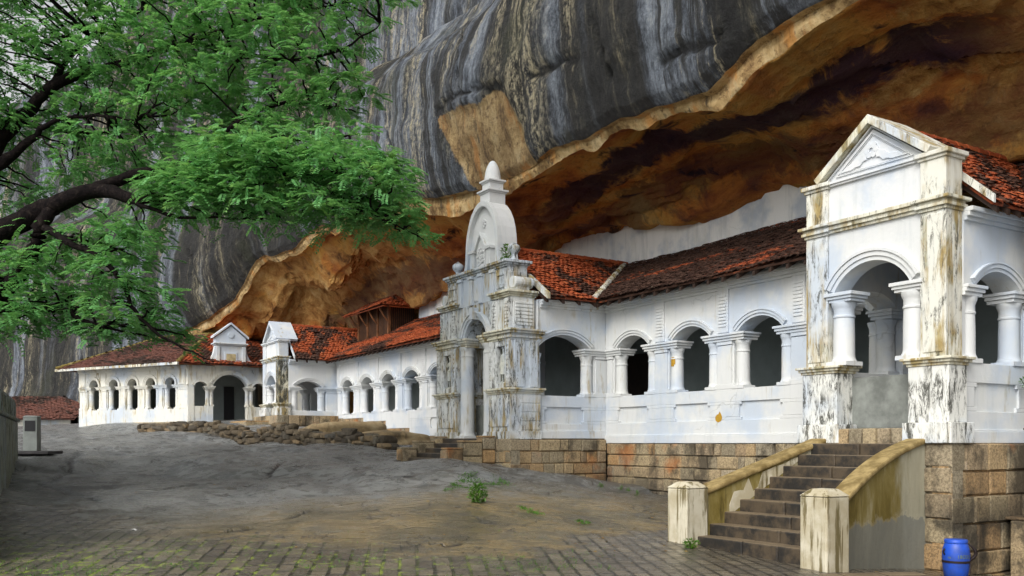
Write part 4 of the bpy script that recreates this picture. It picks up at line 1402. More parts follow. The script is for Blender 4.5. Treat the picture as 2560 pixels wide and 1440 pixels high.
# ------------------------------------------------------------------ spired gateway
root = thing('spired_gateway', 'ornate black stained white gateway with a bell shaped gable and tall white spire', 'gateway', FT(21.5, 12, .15))
G, BAND, CLEAN = MAT['gate'], MAT['band'], MAT['clean']
fr = front(12.0)
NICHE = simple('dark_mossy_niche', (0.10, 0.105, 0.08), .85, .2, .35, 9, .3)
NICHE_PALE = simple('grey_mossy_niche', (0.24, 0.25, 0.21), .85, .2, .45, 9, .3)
GP_ = [(19.5, 20.6, 1), (22.35, 23.55, -1)]
for p0, p1, sg in GP_:
    mb = MB()
    mb.box(fr, p0 - .04, p1 + .04, -.04, .9, .10, .30)
    mb.box(fr, p0, p1, 0, .9, .30, 1.24)
    mb.box(fr, p0 + .14, p1 - .14, -.025, .02, .42, 1.14)
    for k in range(4):                               # courses scored into the side face
        mb.box(side(19.5) if sg > 0 else side_l(23.55), 12.30, 12.88, -.012, .02, .34 + k * .225, .34 + k * .225 + .205)
    mb.build('pedestal', G, root, bevel=.008)
    mb = MB(); mb.mould(fr, p0, p1, 0, .9, 1.24, [(.05, .02), (.05, .06), (.05, .10)])
    mb.build('pedestal_cap', BAND, root, bevel=.008)
    # middle stage with a guardian niche
    mb = MB()
    m = (p0 + p1) / 2
    n0, n1 = m - .20, m + .20
    mb.box(fr, p0 + .03, p1 - .03, .17, .87, 1.39, 2.62)
    mb.box(fr, p0 + .03, n0, .03, .172, 1.39, 2.62); mb.box(fr, n1, p1 - .03, .03, .172, 1.39, 2.62)
    mb.box(fr, n0, n1, .03, .172, 2.46, 2.62); mb.box(fr, n0, n1, .03, .172, 1.39, 1.52)
    for q0, q1 in ((p0 + .05, p0 + .20), (p1 - .20, p1 - .05)):
        mb.box(fr, q0, q1, -.02, .04, 1.42, 2.60)
        for k in range(9): mb.box(fr, q0 + .03, q1 - .03, -.035, -.01, 1.5 + k * .12, 1.57 + k * .12)
    sf = side(19.53) if sg > 0 else side_l(23.52)
    mb.box(sf, 12.12, 12.42, -.03, .02, 1.42, 2.60); mb.box(sf, 12.58, 12.82, -.03, .02, 1.42, 2.60)
    mb.build('niche_stage', G, root, bevel=.006)
    mb = MB(); mb.box(fr, n0 + .002, n1 - .002, .158, .169, 1.522, 2.458)
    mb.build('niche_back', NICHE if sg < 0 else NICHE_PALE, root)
    mb = MB(); mb.mould(fr, p0 + .02, p1 - .02, .02, .88, 2.60, [(.05, .01), (.05, .05), (.06, .03), (.06, .10), (.05, .14)])
    mb.build('stage_cornice', BAND, root, bevel=.008)
    # upper stage
    mb = MB()
    u0, u1 = (p0 + .14, p1 - .10) if sg > 0 else (p0 + .10, p1 - .14)
    mb.box(fr, u0, u1, .10, .80, 2.87, 3.70)
    for q0, q1 in ((u0, u0 + .24), (u1 - .24, u1)):
        mb.box(fr, q0, q1, .04, .12, 2.90, 3.66)
        for k in range(7): mb.box(fr, q0 + .04, q1 - .04, .02, .05, 2.98 + k * .09, 3.04 + k * .09)
    sf = side(u0) if sg > 0 else side_l(u1)
    mb.box(sf, 12.16, 12.78, -.02, .02, 2.90, 3.66)
    for k in range(7): mb.box(sf, 12.22, 12.72, -.04, -.015, 2.98 + k * .09, 3.035 + k * .09)
    mb.build('upper_stage', G, root, bevel=.006)
    mb = MB(); mb.mould(fr, u0, u1, .06, .82, 3.70, [(.05, .02), (.05, .06), (.06, .11)])
    mb.build('upper_cornice', BAND, root, bevel=.008)
    # attic block with urn and side scroll
    mb = MB()
    x0, x1 = (p0 + .40, p1 - .10) if sg > 0 else (p0 + .10, p1 - .40)
    mb.box(fr, x0, x1, .16, .74, 3.86, 4.50)
    mb.box(fr, x0 + .12, x1 - .12, .13, .17, 3.98, 4.08); mb.box(fr, x0 + .12, x1 - .12, .13, .17, 4.30, 4.40)
    mb.box(fr, x0 + .06, x0 + .12, .12, .17, 3.90, 4.46); mb.box(fr, x1 - .12, x1 - .06, .12, .17, 3.90, 4.46)
    mb.build('attic_block', G, root, bevel=.006)
    # scroll: a rearing curl with a rolled end
    o0 = u0 if sg > 0 else u1
    pol = [(0, 0), (.52, 0), (.52, .60), (.40, .52), (.30, .36), (.24, .22), (.16, .14), (.05, .17), (-.03, .10)]
    mb = MB()
    mb.prism(fr, [(o0 + sg * (x - .05), 3.86 + z) for x, z in pol], .22, .62)
    ring = [(o0 + sg * (.03 + .17 * math.cos(k * math.pi / 8)), 4.06 + .15 * math.sin(k * math.pi / 8)) for k in range(16)]
    mb.prism(fr, ring, .16, .70)
    ring = [(o0 + sg * (.34 + .09 * math.cos(k * math.pi / 6)), 4.36 + .17 * math.sin(k * math.pi / 6)) for k in range(12)]
    mb.prism(fr, ring, .18, .66)
    mb.build('scroll', G, root, bevel=.015)
    mb = MB()
    uc = fr((x0 + .12) if sg > 0 else (x1 - .12), .42, 4.66)
    mb.lathe(uc, [(.12, 0), (.125, .04), (.075, .08), (.06, .15), (.08, .19), (.14, .25), (.165, .32), (.155, .38), (.10, .43), (.04, .46), (.02, .49)], 18)
    mb.build('urn_finial', G, root, smooth=True, angle=50)
put_columns(root, fr, [(22.12, .22), (20.86, .22)], .13, 2.62, .19, MAT['porch'])
for q0, q1 in ((20.58, 21.10), (21.88, 22.38)):
    mb = MB(); mb.mould(fr, q0, q1, .06, .60, 2.60, [(.06, .0), (.06, .03), (.06, .06), (.06, .09)])
    mb.build('impost', BAND, root, bevel=.008)
mb = MB()
arch_wall(mb, fr, 20.48, 22.47, 2.84, 3.72, .16, .62, [(21.49, 1.18, .48)])
mb.build('arch_wall', G, root)
mb = MB()
arch_ring(mb, fr, 21.49, 1.18, 2.84, .48, 0, .08, .10, .2); arch_ring(mb, fr, 21.49, 1.18, 2.84, .48, .083, .16, .06, .2); arch_ring(mb, fr, 21.49, 1.18, 2.84, .48, .163, .2, .03, .2)
mb.box(fr, 21.41, 21.57, -.03, .2, 3.30, 3.62)
mb.build('arch_moulding', MAT['porch'], root, bevel=.004)
mb = MB()
mb.box(fr, 20.45, 22.50, .16, .62, 3.72, 4.50)
for q in (20.52, 21.14, 21.68, 22.26):
    mb.box(fr, q, q + .18, .10, .18, 3.72, 4.42); mb.box(fr, q - .03, q + .21, .07, .18, 4.42, 4.50)
mb.box(fr, 21.36, 21.64, .13, .18, 3.80, 4.36)
mb.build('attic_wall', MAT['porch'], root, bevel=.006)
mb = MB()
mb.mould(fr, 19.92, 23.12, .14, .74, 4.50, [(.05, .02), (.05, .06), (.07, .11)])
mb.build('attic_cornice', G, root, bevel=.008)
bell = [(1.10, 4.66), (.98, 4.74), (.90, 4.90), (.87, 5.15), (.85, 5.45), (.80, 5.72), (.70, 5.98), (.55, 6.22), (.36, 6.40), (.18, 6.49), (0, 6.52)]
cB = 21.52
outl = [(cB - x, z) for x, z in bell] + [(cB + x, z) for x, z in bell[-2::-1]]
mb = MB(); mb.prism(fr, outl, .42, .92)
bl = mb.build('bell_gable', CLEAN, root, bevel=.02)
mb = MB()
for (p, q) in zip(outl[:-1], outl[1:]):
    i1 = lambda k: (cB + (k[0] - cB) * .86, 4.66 + (k[1] - 4.66) * .92)
    pi, qi = i1(p), i1(q)
    mb.hexa([fr(p[0], .30, p[1]), fr(q[0], .30, q[1]), fr(q[0], .44, q[1]), fr(p[0], .44, p[1]), fr(pi[0], .30, pi[1]), fr(qi[0], .30, qi[1]), fr(qi[0], .44, qi[1]), fr(pi[0], .44, pi[1])])
clean_loft(mb).build('bell_rim', MAT['porch'], bl, bevel=.01)
mb = MB()                                            # little shrine front with a gablet before the bell
for q in (20.98, 21.86):
    mb.box(fr, q, q + .20, .26, .44, 4.66, 5.16); mb.box(fr, q - .05, q + .25, .22, .44, 5.16, 5.24)
mb.prism(fr, [(21.28, 4.66), (21.76, 4.66), (21.76, 5.22), (21.52, 5.56), (21.28, 5.22)], .30, .44)
for s_, e_ in (((21.24, 5.20), (21.52, 5.60)), ((21.80, 5.20), (21.52, 5.60))):
    mb.prism(fr, [s_, e_, (e_[0], e_[1] + .08), (s_[0], s_[1] + .08)], .24, .44)
mb.build('shrine_front', MAT['porch'], bl, bevel=.006)
mb = MB()
for k in range(26):                                  # foliage relief on the shrine front
    an, rr = k * 2.4, .022 * math.sqrt(k) * 1.6
    x, z = 21.52 + rr * math.cos(an) * .9, 4.98 + rr * math.sin(an) * 1.7
    mb.prism(fr, [(x + .035 * math.cos(j * math.pi / 3), z + .035 * math.sin(j * math.pi / 3)) for j in range(6)], .255, .31)
for k in range(7):
    an = k * .9
    x, z = 21.52 + .07 * math.cos(an), 5.93 + .09 * math.sin(an)
    mb.prism(fr, [(x + .03 * math.cos(j * math.pi / 3), z + .035 * math.sin(j * math.pi / 3)) for j in range(6)], .385, .43)
mb.build('leaf_relief', CLEAN, bl)
mb = MB()
e = .33
mb.box(fr, cB - .25, cB + .25, .42, .92, 6.42, 6.74)
mb.mould(fr, cB - .25, cB + .25, .42, .92, 6.74, [(.04, .03), (.05, .07)])
mb.box(fr, cB - .21, cB + .21, .46, .88, 6.83, 7.02)
mb.mould(fr, cB - .21, cB + .21, .46, .88, 7.02, [(.04, .02), (.05, .06)])
mb.lathe(fr(cB, .67, 7.10), [(.23, 0), (.22, .10), (.20, .25), (.16, .38), (.11, .48), (.06, .54), (.015, .56)], 16)
mb.build('spire', CLEAN, root, bevel=.008)
facade(root, side(19.56), 12.902, 15.42, [13.67], (MAT['porch'], MAT['porch']), zb=.12, zs=1.22, clear=1.33, colr=.155, aw=1.62, rise=.33, pil=False, pz=(.50, .93))
facade(root, side_l(23.5), 12.902, 15.42, [13.67], (MAT['porch'], MAT['porch']), zb=.12, zs=1.22, clear=1.33, colr=.155, aw=1.62, rise=.33, pil=False, panels=False)
mb = MB(); mb.box(fr, 20.6, 22.35, .62, .72, .15, 1.05)
mb.build('low_gate_wall', MAT['lowgrey'], root)
mb = MB()
stone_course(mb, front(11.94), 19.44, 20.55, .12, -1.6, 0, seed=24)
stone_course(mb, side(19.46), 11.94, 14.96, .10, -1.9, 0, seed=25)
stone_course(mb, front(11.96), 20.5, 23.6, .12, -1.2, 0, seed=26)
mb.build('plinth', MAT['stone'], root)
rf = MB()
tiles(rf, FT(19.20, 12.85, 3.72), FT(19.20, 14.45, 3.72), FT(21.5, 12.95, 5.30), FT(21.5, 17.25, 5.30), seed=31)
tiles(rf, FT(23.85, 12.85, 3.72), FT(23.85, 14.45, 3.72), FT(21.5, 12.95, 5.30), FT(21.5, 17.25, 5.30), seed=32)
ro = rf.build('roof', MAT['tile'], root, recalc=False)
mb = MB(); ridge_caps(mb, FT(21.5, 12.95, 5.32), FT(21.5, 17.25, 5.32))
mb.build('ridge_tiles', MAT['freshtile'], ro)
mb = MB()
P0, P1 = FT(19.1, 12.82, 3.62), FT(20.0, 12.82, 4.22)
nn, w = Vector((0, 0, .16)), Vector(B2).to_3d() * .10
mb.hexa([P0, P0 + w, P1 + w, P1, P0 + nn, P0 + nn + w, P1 + nn + w, P1 + nn])
mb.build('bargeboard', MAT['band'], root)
eave_boards(root, FT(19.2, 12.9, 3.72), FT(19.2, 14.4, 3.72), FT(21.5, 12.9, 5.3) - FT(19.2, 12.9, 3.72), MAT['darkwood'])

# gateway steps
root = thing('gateway_steps', 'short dark stone steps between two low block walls, in front of the spired gateway', 'steps', FT(21.5, 11.3, -.5))
for i in range(5):
    t = 10.72 + i * .26; z1 = -.52 + (i + 1) * .13
    mb = MB(); mb.box(FT, 20.45, 22.75, t, 11.99 - .001 * i, z1 - .45, z1)
    mb.build('step', MAT['step'], root, bevel=.02)
for a0, a1, seed in ((20.12, 20.46, 41), (22.74, 23.08, 42)):
    mb = MB()
    for k, (ta, tb_, zt) in enumerate(((10.55, 11.0, -.16), (11.0, 11.55, .02), (11.55, 11.93, .14))):
        stone_course(mb, side(a0), ta, tb_, zt, -1.3, 0, course=.34, wmin=.4, wmax=.7, depth=a1 - a0, seed=seed + k)
        if k == 0: stone_course(mb, front(ta - .02), a0, a1, zt, -1.3, 0, course=.34, seed=seed + 9)
        mb.box(FT, a0, a1, ta - .01, tb_ - .004, zt, zt + .05)
    mb.build('block_wall', MAT['stone'], root, bevel=.015)

# ------------------------------------------------------------------ far veranda
root = thing('veranda', 'long white veranda of small arches stepping down over bare rock, left of the spired gateway', 'veranda', FT(31, 15, 0))
bays = [37.95 - 2.15 * i for i in range(7)]
zs = [(23.6, 31.7, .27), (31.7, 33.9, .58), (33.9, 36.2, .90), (36.2, 38.5, 1.07), (38.5, 39.3, 1.10)]
facade(root, front(15), 23.6, 39.25, bays, (MAT['clean'], MAT['white']), zs=1.24, zsegs=zs, base=False, pz=(.55, .93))
mb = MB()
for i, (a, b, z) in enumerate(zs): stone_course(mb, front(15.0), a, b, z, z - 1.3, 0, course=.4, seed=50 + i)
mb.build('plinth', MAT['stone'], root)
rf = MB()
tiles(rf, FT(23.9, 14.45, 3.70), FT(38.95, 14.45, 3.70), FT(21.5, 17.25, 5.27), FT(40.5, 17.25, 5.27), seed=9)
ro = rf.build('roof', MAT['tile'], root, recalc=False)
eave_boards(root, FT(23.9, 14.45, 3.70), FT(38.95, 14.45, 3.70), FT(11.5, 17.25, 5.27) - FT(11.5, 14.45, 3.70), MAT['darkwood'])

# ------------------------------------------------------------------ far gabled porch
root = thing('gabled_porch', 'far white gabled porch with a black stained corner pier, seen edge on', 'porch', FT(40.5, 12.4, 1.2))
gabled_porch(root, 39.25, 41.75, 12.35, 15.0, (MAT['clean'], MAT['blackpier'], MAT['band'], MAT['clean'], MAT['gate'], MAT['porch']), lo=1.22, zped=1.75)
mb = MB()
stone_course(mb, front(12.2), 39.0, 42.6, 1.22, -.3, 0, course=.42, seed=61)
stone_course(mb, side(39.05), 12.2, 15.0, 1.22, -.3, 0, course=.42, seed=62)
mb.build('plinth', MAT['stone'], root)
mb = MB()
stone_course(mb, front(11.2), 40.2, 42.8, .95, -.3, 0, course=.42, depth=1.0, seed=63)
stone_course(mb, side(40.2), 11.2, 12.2, .95, -.3, 0, course=.42, depth=1.0, seed=64)
mb.box(FT, 40.2, 42.8, 11.2, 12.2, .93, .99)
mb.build('entrance_landing', MAT['stone'], root)

# timber lantern above the far veranda roof
root = thing('roof_lantern', 'small brown timber lantern with a flared tiled roof, standing on the far veranda roof', 'roof lantern', FT(37.7, 16.6, 4.9))
mb = MB(); mb.box(FT, 36.05, 39.4, 16.12, 17.28, 4.5, 6.0)
mb.build('wall', MAT['wood'], root)
mb = MB()
for k in range(12): mb.box(side(36.05), 16.18 + k * .095, 16.23 + k * .095, -.025, .01, 4.6, 5.9)
for k in range(26): mb.box(front(16.12), 36.1 + k * .13, 36.15 + k * .13, -.02, .01, 4.6, 5.9)
mb.build('slats', MAT['darkwood'], root)
for a in (36.05, 37.2, 38.3, 39.35):
    mb = MB(); mb.box(front(16.12), a - .06, a + .06, -.07, .04, 4.5, 5.95)
    p0, p1 = FT(a, 16.05, 5.2), FT(a, 15.62, 5.82)
    mb.tube([p0, p0.lerp(p1, .5) + Vector((0, 0, -.06)), p1], .04, 6)
    mb.build('bracketed_post', MAT['wood'], root)
rf = MB()
tiles(rf, FT(35.5, 15.55, 5.78), FT(40.0, 15.55, 5.78), FT(36.6, 16.75, 6.45), FT(39.0, 16.75, 6.45), seed=71)
tiles(rf, FT(35.5, 17.5, 5.80), FT(35.5, 15.55, 5.78), FT(36.6, 17.5, 6.45), FT(36.6, 16.75, 6.45), seed=72)
rf.build('roof', MAT['freshtile'], root, recalc=False)

# ------------------------------------------------------------------ far wing: arched entrance on the return wall, five windows on the front
WC = FT(44.5, 9.7, 0)
WL, WI = Vector((-.907, .421)), Vector((.421, .907))
WF = Fr((WC.x, WC.y), WL, WI)
root = thing('temple_wing', 'far white wing with five narrow arched windows and a sagging brown hipped roof', 'building', WC + Vector((0, 0, .8)))
W = MAT['wing']
cols5 = [1.13, 2.36, 3.55, 4.80, 6.15]
facade(root, WF, 0.0, 7.2, cols5, (W, W), zb=.5, zs=1.62, zc0=2.62, zc1=2.76, ztop=3.66, clear=.44, colr=.12, aw=.62, rise=.36, panels=False, pil=True, pilz=(9, 9), base=False)
mb = MB(); mb.box(WF, 6.8, 7.2, .42, 6, .5, 3.66); mb.box(WF, .3, 7, 5.2, 5.5, .5, 3.9); mb.box(WF, .4, 7, .42, 5.2, .4, .9)
mb.build('inner_wall', MAT['inner'], root)
SF = side(44.5)
mb = MB()
arch_wall(mb, SF, 9.7, 15.4, 2.70, 3.66, .0, .42, [(10.27, .62, .2), (11.65, 1.62, .5, 2.78), (13.02, .62, .2)])
mb.build('return_wall', W, root)
for p0, p1, zt in ((9.702, 9.96, 2.70), (10.58, 10.84, 1.75), (12.46, 12.71, 1.75), (13.33, 15.4, 2.70)):
    mb = MB(); mb.box(SF, p0, p1, 0, .42, .6, zt)
    mb.build('pier', W, root)
for q0, q1 in ((9.96, 10.58), (12.71, 13.33)):
    mb = MB(); mb.box(SF, q0, q1, .02, .40, .6, 1.75)
    mb.build('dado', W, root)
put_columns(root, SF, [(10.62, .2), (10.80, .2), (12.50, .2), (12.68, .2)], 1.75, 2.55, .10, W)
for q0, q1 in ((10.48, 10.90), (12.40, 12.80)):
    mb = MB(); mb.mould(SF, q0, q1, .02, .40, 2.55, [(.05, .0), (.05, .03), (.05, .06)])
    mb.build('impost', W, root, bevel=.008)
mb = MB()
arch_ring(mb, SF, 11.65, 1.62, 2.78, .5, 0, .10, -.05, .05); arch_ring(mb, SF, 11.65, 1.62, 2.78, .5, .10, .18, -.09, .05)
for cc_ in (10.27, 13.02): arch_ring(mb, SF, cc_, .62, 2.70, .2, 0, .10, -.06, .05)
mb.build('arch_moulding', W, root)
mb = MB()                                            # passage behind the arch
mb.box(SF, 9.9, 13.6, 2.6, 2.8, .6, 3.6); mb.box(SF, 9.9, 14, .42, 2.6, .4, .95)
mb.build('passage_wall', MAT['inner'], root)
mb = MB(); mb.box(SF, 12.0, 12.5, 2.54, 2.6, .95, 2.85)
mb.build('door', MAT['black'], root)
mb = MB()
a0, a1 = 10.96, 12.36
mb.box(SF, a0 - .12, a1 + .12, -.10, .42, 3.62, 3.74)
mb.box(SF, a0, a1, -.05, .42, 3.74, 4.66)
for q in (a0, a1 - .17): mb.box(SF, q, q + .17, -.11, .0, 3.74, 4.62)
mb.box(SF, 11.36, 11.96, -.08, .0, 3.86, 4.34); 
mb.mould(SF, a0, a1, -.08, .42, 4.66, [(.06, .04), (.06, .10)])
mb.build('attic', W, root, bevel=.01)
mb = MB(); mb.prism(SF, [(11.44, 3.94), (11.88, 3.94), (11.88, 4.26), (11.44, 4.26)], -.09, -.07)
mb.build('attic_panel', simple('faded_ochre_panel', (0.50, 0.42, 0.24), .9, .1), root)
mb = MB()
mb.prism(SF, [(a0 - .02, 4.78), (a1 + .02, 4.78), (a1 + .02, 5.02), (11.66, 5.60), (a0 - .02, 5.02)], -.05, .40)
for s_, e_ in (((a0 - .14, 5.00), (11.66, 5.66)), ((a1 + .14, 5.00), (11.66, 5.66))):
    mb.prism(SF, [s_, e_, (e_[0], e_[1] + .10), (s_[0], s_[1] + .10)], -.14, .42)
mb.prism(SF, [(11.66 + .14 * math.cos(k * math.pi / 8), 5.16 + .14 * math.sin(k * math.pi / 8)) for k in range(16)], -.09, -.04)
mb.build('pediment', MAT['clean'], root, bevel=.01)
for sg, e in ((-1, a0), (1, a1)):
    mb = MB(); mb.prism(SF, [(e, 3.74), (e + sg * .48, 3.74), (e + sg * .42, 3.86), (e + sg * .22, 4.0), (e + sg * .10, 4.25), (e + sg * .03, 4.6), (e, 4.6)], .0, .3)
    mb.build('side_scroll', W, root, bevel=.01)
rf = MB()
eA, eB, eC = WF(8.15, -.55, 3.66), FT(44.0, 9.15, 3.72), FT(44.0, 15.2, 3.72)
r0, r1, r2 = WF(5.9, 4.0, 5.62), FT(48.6, 11.6, 5.62), FT(48.6, 17.5, 5.62)
tiles(rf, eA, eB, r0, r1, tw=.18, cl=.17, seed=81, skip=.02)
ro = rf.build('roof', MAT['browntile'], root, recalc=False, label='sagging grey brown tile roof over the five windows')
rf = MB()
tiles(rf, eB, eC, r1, r2, tw=.18, cl=.17, seed=82)
ro2 = rf.build('roof', MAT['tile'], root, recalc=False, label='red tile slope above the arched entrance')
rf = MB()
tiles(rf, WF(8.15, 8.5, 3.66), eA, r0, r0, tw=.18, cl=.17, seed=83)
rf.build('roof', MAT['browntile'], root, recalc=False)
mb = MB()
for p, q in ((eA + Vector((0, 0, .06)), r0), (eB + Vector((0, 0, .06)), r1), (r0, r1), (r1, r2)): ridge_caps(mb, p, q, .10)
mb.build('ridge_tiles', MAT['rail'], ro)
mb = MB()
P0, P1 = WF(8.2, -.58, 3.56), FT(43.98, 9.1, 3.62)
mb.hexa([P0, P1, P1 + Vector((.05, .1, 0)), P0 + Vector((.05, .1, 0)), P0 + Vector((0, 0, .12)), P1 + Vector((0, 0, .12)), P1 + Vector((.05, .1, .12)), P0 + Vector((.05, .1, .12))])
mb.build('fascia', MAT['pier'], root)
mb = MB(); stone_course(mb, Fr(WF(0, 0, 0).xy, WL, WI), -.1, 4.2, .98, .2, -.5, course=.3, depth=.5, seed=66)
mb.box(WF, -.1, 4.2, -.5, 0, .90, .985)
mb.build('plinth_ledge', MAT['stone'], root)

# low shed at the far left
LF = Fr(px(40, 1108, 54).xy, (1, 0), (0, 1))
root = thing('low_building', 'low building with a weathered brown tile roof, at the far left beyond the rock crest', 'building', LF(0, 0, .6))
mb = MB(); mb.box(LF, -8, 3.5, 0, .3, -.3, 1.55); mb.prism(Fr(LF(3.2, 0, 0).xy, (0, 1), (1, 0)), [(0, -.3), (4.6, -.3), (4.6, 1.6), (2.3, 2.7), (0, 1.55)], 0, .3)
mb.build('wall', W, root)
rf = MB(); tiles(rf, LF(-8, -.5, 1.42), LF(3.65, -.5, 1.42), LF(-8, 2.4, 2.85), LF(3.65, 2.4, 2.85), tw=.2, cl=.19, seed=91, skip=.02)
tiles(rf, LF(3.65, 5.2, 1.42), LF(-8, 5.2, 1.42), LF(3.65, 2.4, 2.85), LF(-8, 2.4, 2.85), tw=.3, cl=.3, seed=92)
rf.build('roof', MAT['browntile'], root, recalc=False)

# ------------------------------------------------------------------ rubble wall and boulders below the far veranda
def rub_mat():
    m = NT('dark_rubble', .8, .25)
    c = m.ramp(m.isl, [(0, (0.055, 0.045, 0.033)), (.35, (0.12, 0.09, 0.055)), (.6, (0.075, 0.07, 0.06)), (.8, (0.20, 0.14, 0.075)), (1, (0.14, 0.125, 0.095))])
    c = m.mix(m.rng(m.noise(m.pos, 8, 5, .7), .48, .64, 0, .7), c, (0.03, 0.026, 0.02))
    m.col(c); m.bump(m.noise(m.pos, 12, 5, .7), .7, .04)
    return m.m


MAT['rubble'] = rub_mat()


def ico(sub):
    bm = bmesh.new(); bmesh.ops.create_icosphere(bm, subdivisions=sub, radius=1)
    v = np.array([x.co[:] for x in bm.verts]); f = [tuple(q.index for q in x.verts) for x in bm.faces]
    bm.free(); return v, f


IV, IF = ico(2)


def add_stone(mb, c, rx, ry, rz, seed, rot=0.0, rough=.35):
    r = np.random.RandomState(seed)
    o = r.uniform(-50, 50, 3)
    v = IV.copy()
    v = np.sign(v) * np.abs(v) ** .5
    k = 1 + rough * .6 * vnoise(v[:, 0] * 1.1 + o[0], v[:, 1] * 1.1 + o[1], v[:, 2] * 1.1 + o[2])
    v = v * k[:, None] * np.array([rx, ry, rz])
    cs, sn = math.cos(rot), math.sin(rot)
    v = np.c_[v[:, 0] * cs - v[:, 1] * sn, v[:, 0] * sn + v[:, 1] * cs, v[:, 2]] + np.array(c)
    mb.add(v.tolist(), IF)


path = [px(350, 1078, 37.5), px(520, 1087, 35.5), px(700, 1107, 32.2), px(860, 1116, 29.5), px(960, 1124, 27.6)]
tops = [.28, .44, .54, .36, .26]
mb = MB()
sd_ = 0
for (a, b, h0, h1) in zip(path[:-1], path[1:], tops[:-1], tops[1:]):
    L = (b - a).length
    d = (b - a).normalized(); nrm_ = Vector((d.y, -d.x, 0)).normalized()
    for row_ in range(5):
        x = rng.uniform(0, .2)
        while x < L:
            w = rng.uniform(.18, .56) * (1 if row_ < 3 else .8)
            h = h0 + (h1 - h0) * x / L
            z = (row_ + .3) * .155
            if z < h:
                p = a + d * (x + w / 2)
                for side_ in (0, 1):
                    q = p - nrm_ * (.0 if side_ == 0 else -.18) * -1 + nrm_ * rng.uniform(-.06, .06)
                    add_stone(mb, (q.x, q.y, gz(q.x, q.y) + z + rng.uniform(-.04, .05)), w * .56, rng.uniform(.15, .22), rng.uniform(.08, .13), sd_, math.atan2(d.y, d.x) + rng.uniform(-.2, .2))
                    sd_ += 1
            x += w * .93
tag(mb.build('rubble_wall', MAT['rubble'], None, smooth=True, origin=(path[2].x, path[2].y, path[2].z), angle=40), 'low dry wall of dark rough stones, crossing the rock below the far porch', 'stone wall')

BR = NT('tan_boulder_rock', .8, .25)
bn = BR.noise(BR.pos, 1.6, 7, .68, .4)
BR.col(BR.mix(BR.rng(BR.noise(BR.map(BR.pos, (2, 2, .5)), 1.3, 6, .7), .54, .68, 0, .7), BR.ramp(bn, [(.3, (0.12, 0.085, 0.045)), (.5, (0.30, 0.22, 0.12)), (.7, (0.42, 0.34, 0.21))]), (0.06, 0.05, 0.035)))
BR.bump(BR.noise(BR.pos, 6, 7, .7), .8, .08)
IV, IF = ico(4)
for (u, v, D, rx, ry, rz, lab, sd_) in ((868, 1092, 33.2, 1.45, .9, .62, 'large smooth tan boulder rising behind the rubble wall', 5), (985, 1112, 30.0, 1.2, .8, .34, 'low flat tan boulder between the larger boulder and the gateway steps', 9)):
    p = px(u, v, D)
    z = gz(p.x, p.y)
    mb = MB(); add_stone(mb, (p.x, p.y, z + rz * .35), rx, ry, rz, sd_, .35, .5)
    tag(mb.build('boulder', BR.m, None, smooth=True, origin=(p.x, p.y, z)), lab, 'boulder')

# ------------------------------------------------------------------ mouldy wall, pillar, drum at the sides
MW = plaster('mouldy_wall_plaster', .7, 1.0, (0.36, 0.41, 0.34))
WD = Vector((-.435, .900)); WN = Vector((-.900, -.435))
PF = Fr(px(2, 1108, 18.2).xy, WD, WN)
root = thing('parapet_wall', 'tall mouldy grey green wall with a ribbed parapet, at the left edge of the paving', 'wall', PF(0, 0, -1.2))
mb = MB(); mb.box(PF, -7, 7.0, 0, .5, -2.4, .56); mb.box(PF, -7, 7.02, -.06, .56, .56, .64)
mb.build('wall', MW, root, bevel=.03)
mb = MB(); mb.box(PF, -7, 6.9, .12, .4, .64, 1.05); mb.box(PF, -7, 6.92, .06, .46, 1.05, 1.13)
a = -7
while a < 6.8:
    mb.lathe(PF(a, .12, .64), [(.09, 0), (.10, .2), (.09, .41)], 10); a += .34
mb.build('parapet', MW, root)

PP = Fr(px(75, 1108, 26).xy, (.99, .12), (-.12, .99))
root = thing('notice_pillar', 'short pale pillar holding a dark square panel, beside the mouldy wall', 'pillar', PP(0, 0, -.3))
mb = MB(); mb.box(PP, -.19, .19, 0, .3, -.22, .74); mb.taper(PP, -.21, .21, -.02, .32, .74, .78, .05)
mb.build('pillar', simple('pale_grey_plaster', (0.36, 0.385, 0.37), .85, .2, .15, 3, .1), root, bevel=.015)
mb = MB(); mb.box(PP, -.14, .14, -.012, .02, .34, .64)
mb.build('panel', MAT['black'], root)
mb = MB(); mb.box(PP, -.75, .62, -.35, .8, -.31, -.22)
mb.build('slab', simple('dark_slab', (0.09, 0.085, 0.09), .7, .3, .3, 3, .3), root, bevel=.02)
mb = MB(); mb.box(PP, -.75, .1, .05, .8, -1.5, -.312)
mb.build('slab_shade_block', MAT['black'], root)  # black colour stands in for the shade below the slab

BP = px(2390, 1108, 13.0)
bz = gz(BP.x, BP.y) - .02
bt = CAMZ + (HY - 1348) / F * 13.0
root = thing('plastic_drum', 'bright blue plastic drum with a black strap and carrying handle, against the stone plinth', 'drum', (BP.x, BP.y, bz))
H = bt - bz
blue = simple('blue_plastic', (0.012, 0.075, 0.50), .42, .45, .35, 4, .05, (0.02, 0.06, 0.30))
mb = MB(); mb.lathe((BP.x, BP.y, bz), [(.13, 0), (.148, .012), (.172, H * .30), (.181, H * .5), (.182, H * .66), (.172, H * .78), (.152, H * .90), (.142, H * .915)], 32)
body = mb.build('body', blue, root, smooth=True, angle=50)
mb = MB(); mb.lathe((BP.x, BP.y, bz), [(.150, H * .915), (.154, H * .92), (.154, H * .985), (.146, H), (.02, H + .004)], 32)
for k in range(24): pass
mb.build('lid', blue, root, smooth=True, angle=50)
strapm = simple('black_strap', (0.02, 0.012, 0.012), .6, .3, .1, 8, .1)
mb = MB(); mb.lathe((BP.x, BP.y, bz), [(.180, H * .445), (.1865, H * .447), (.1865, H * .497), (.180, H * .50)], 32)
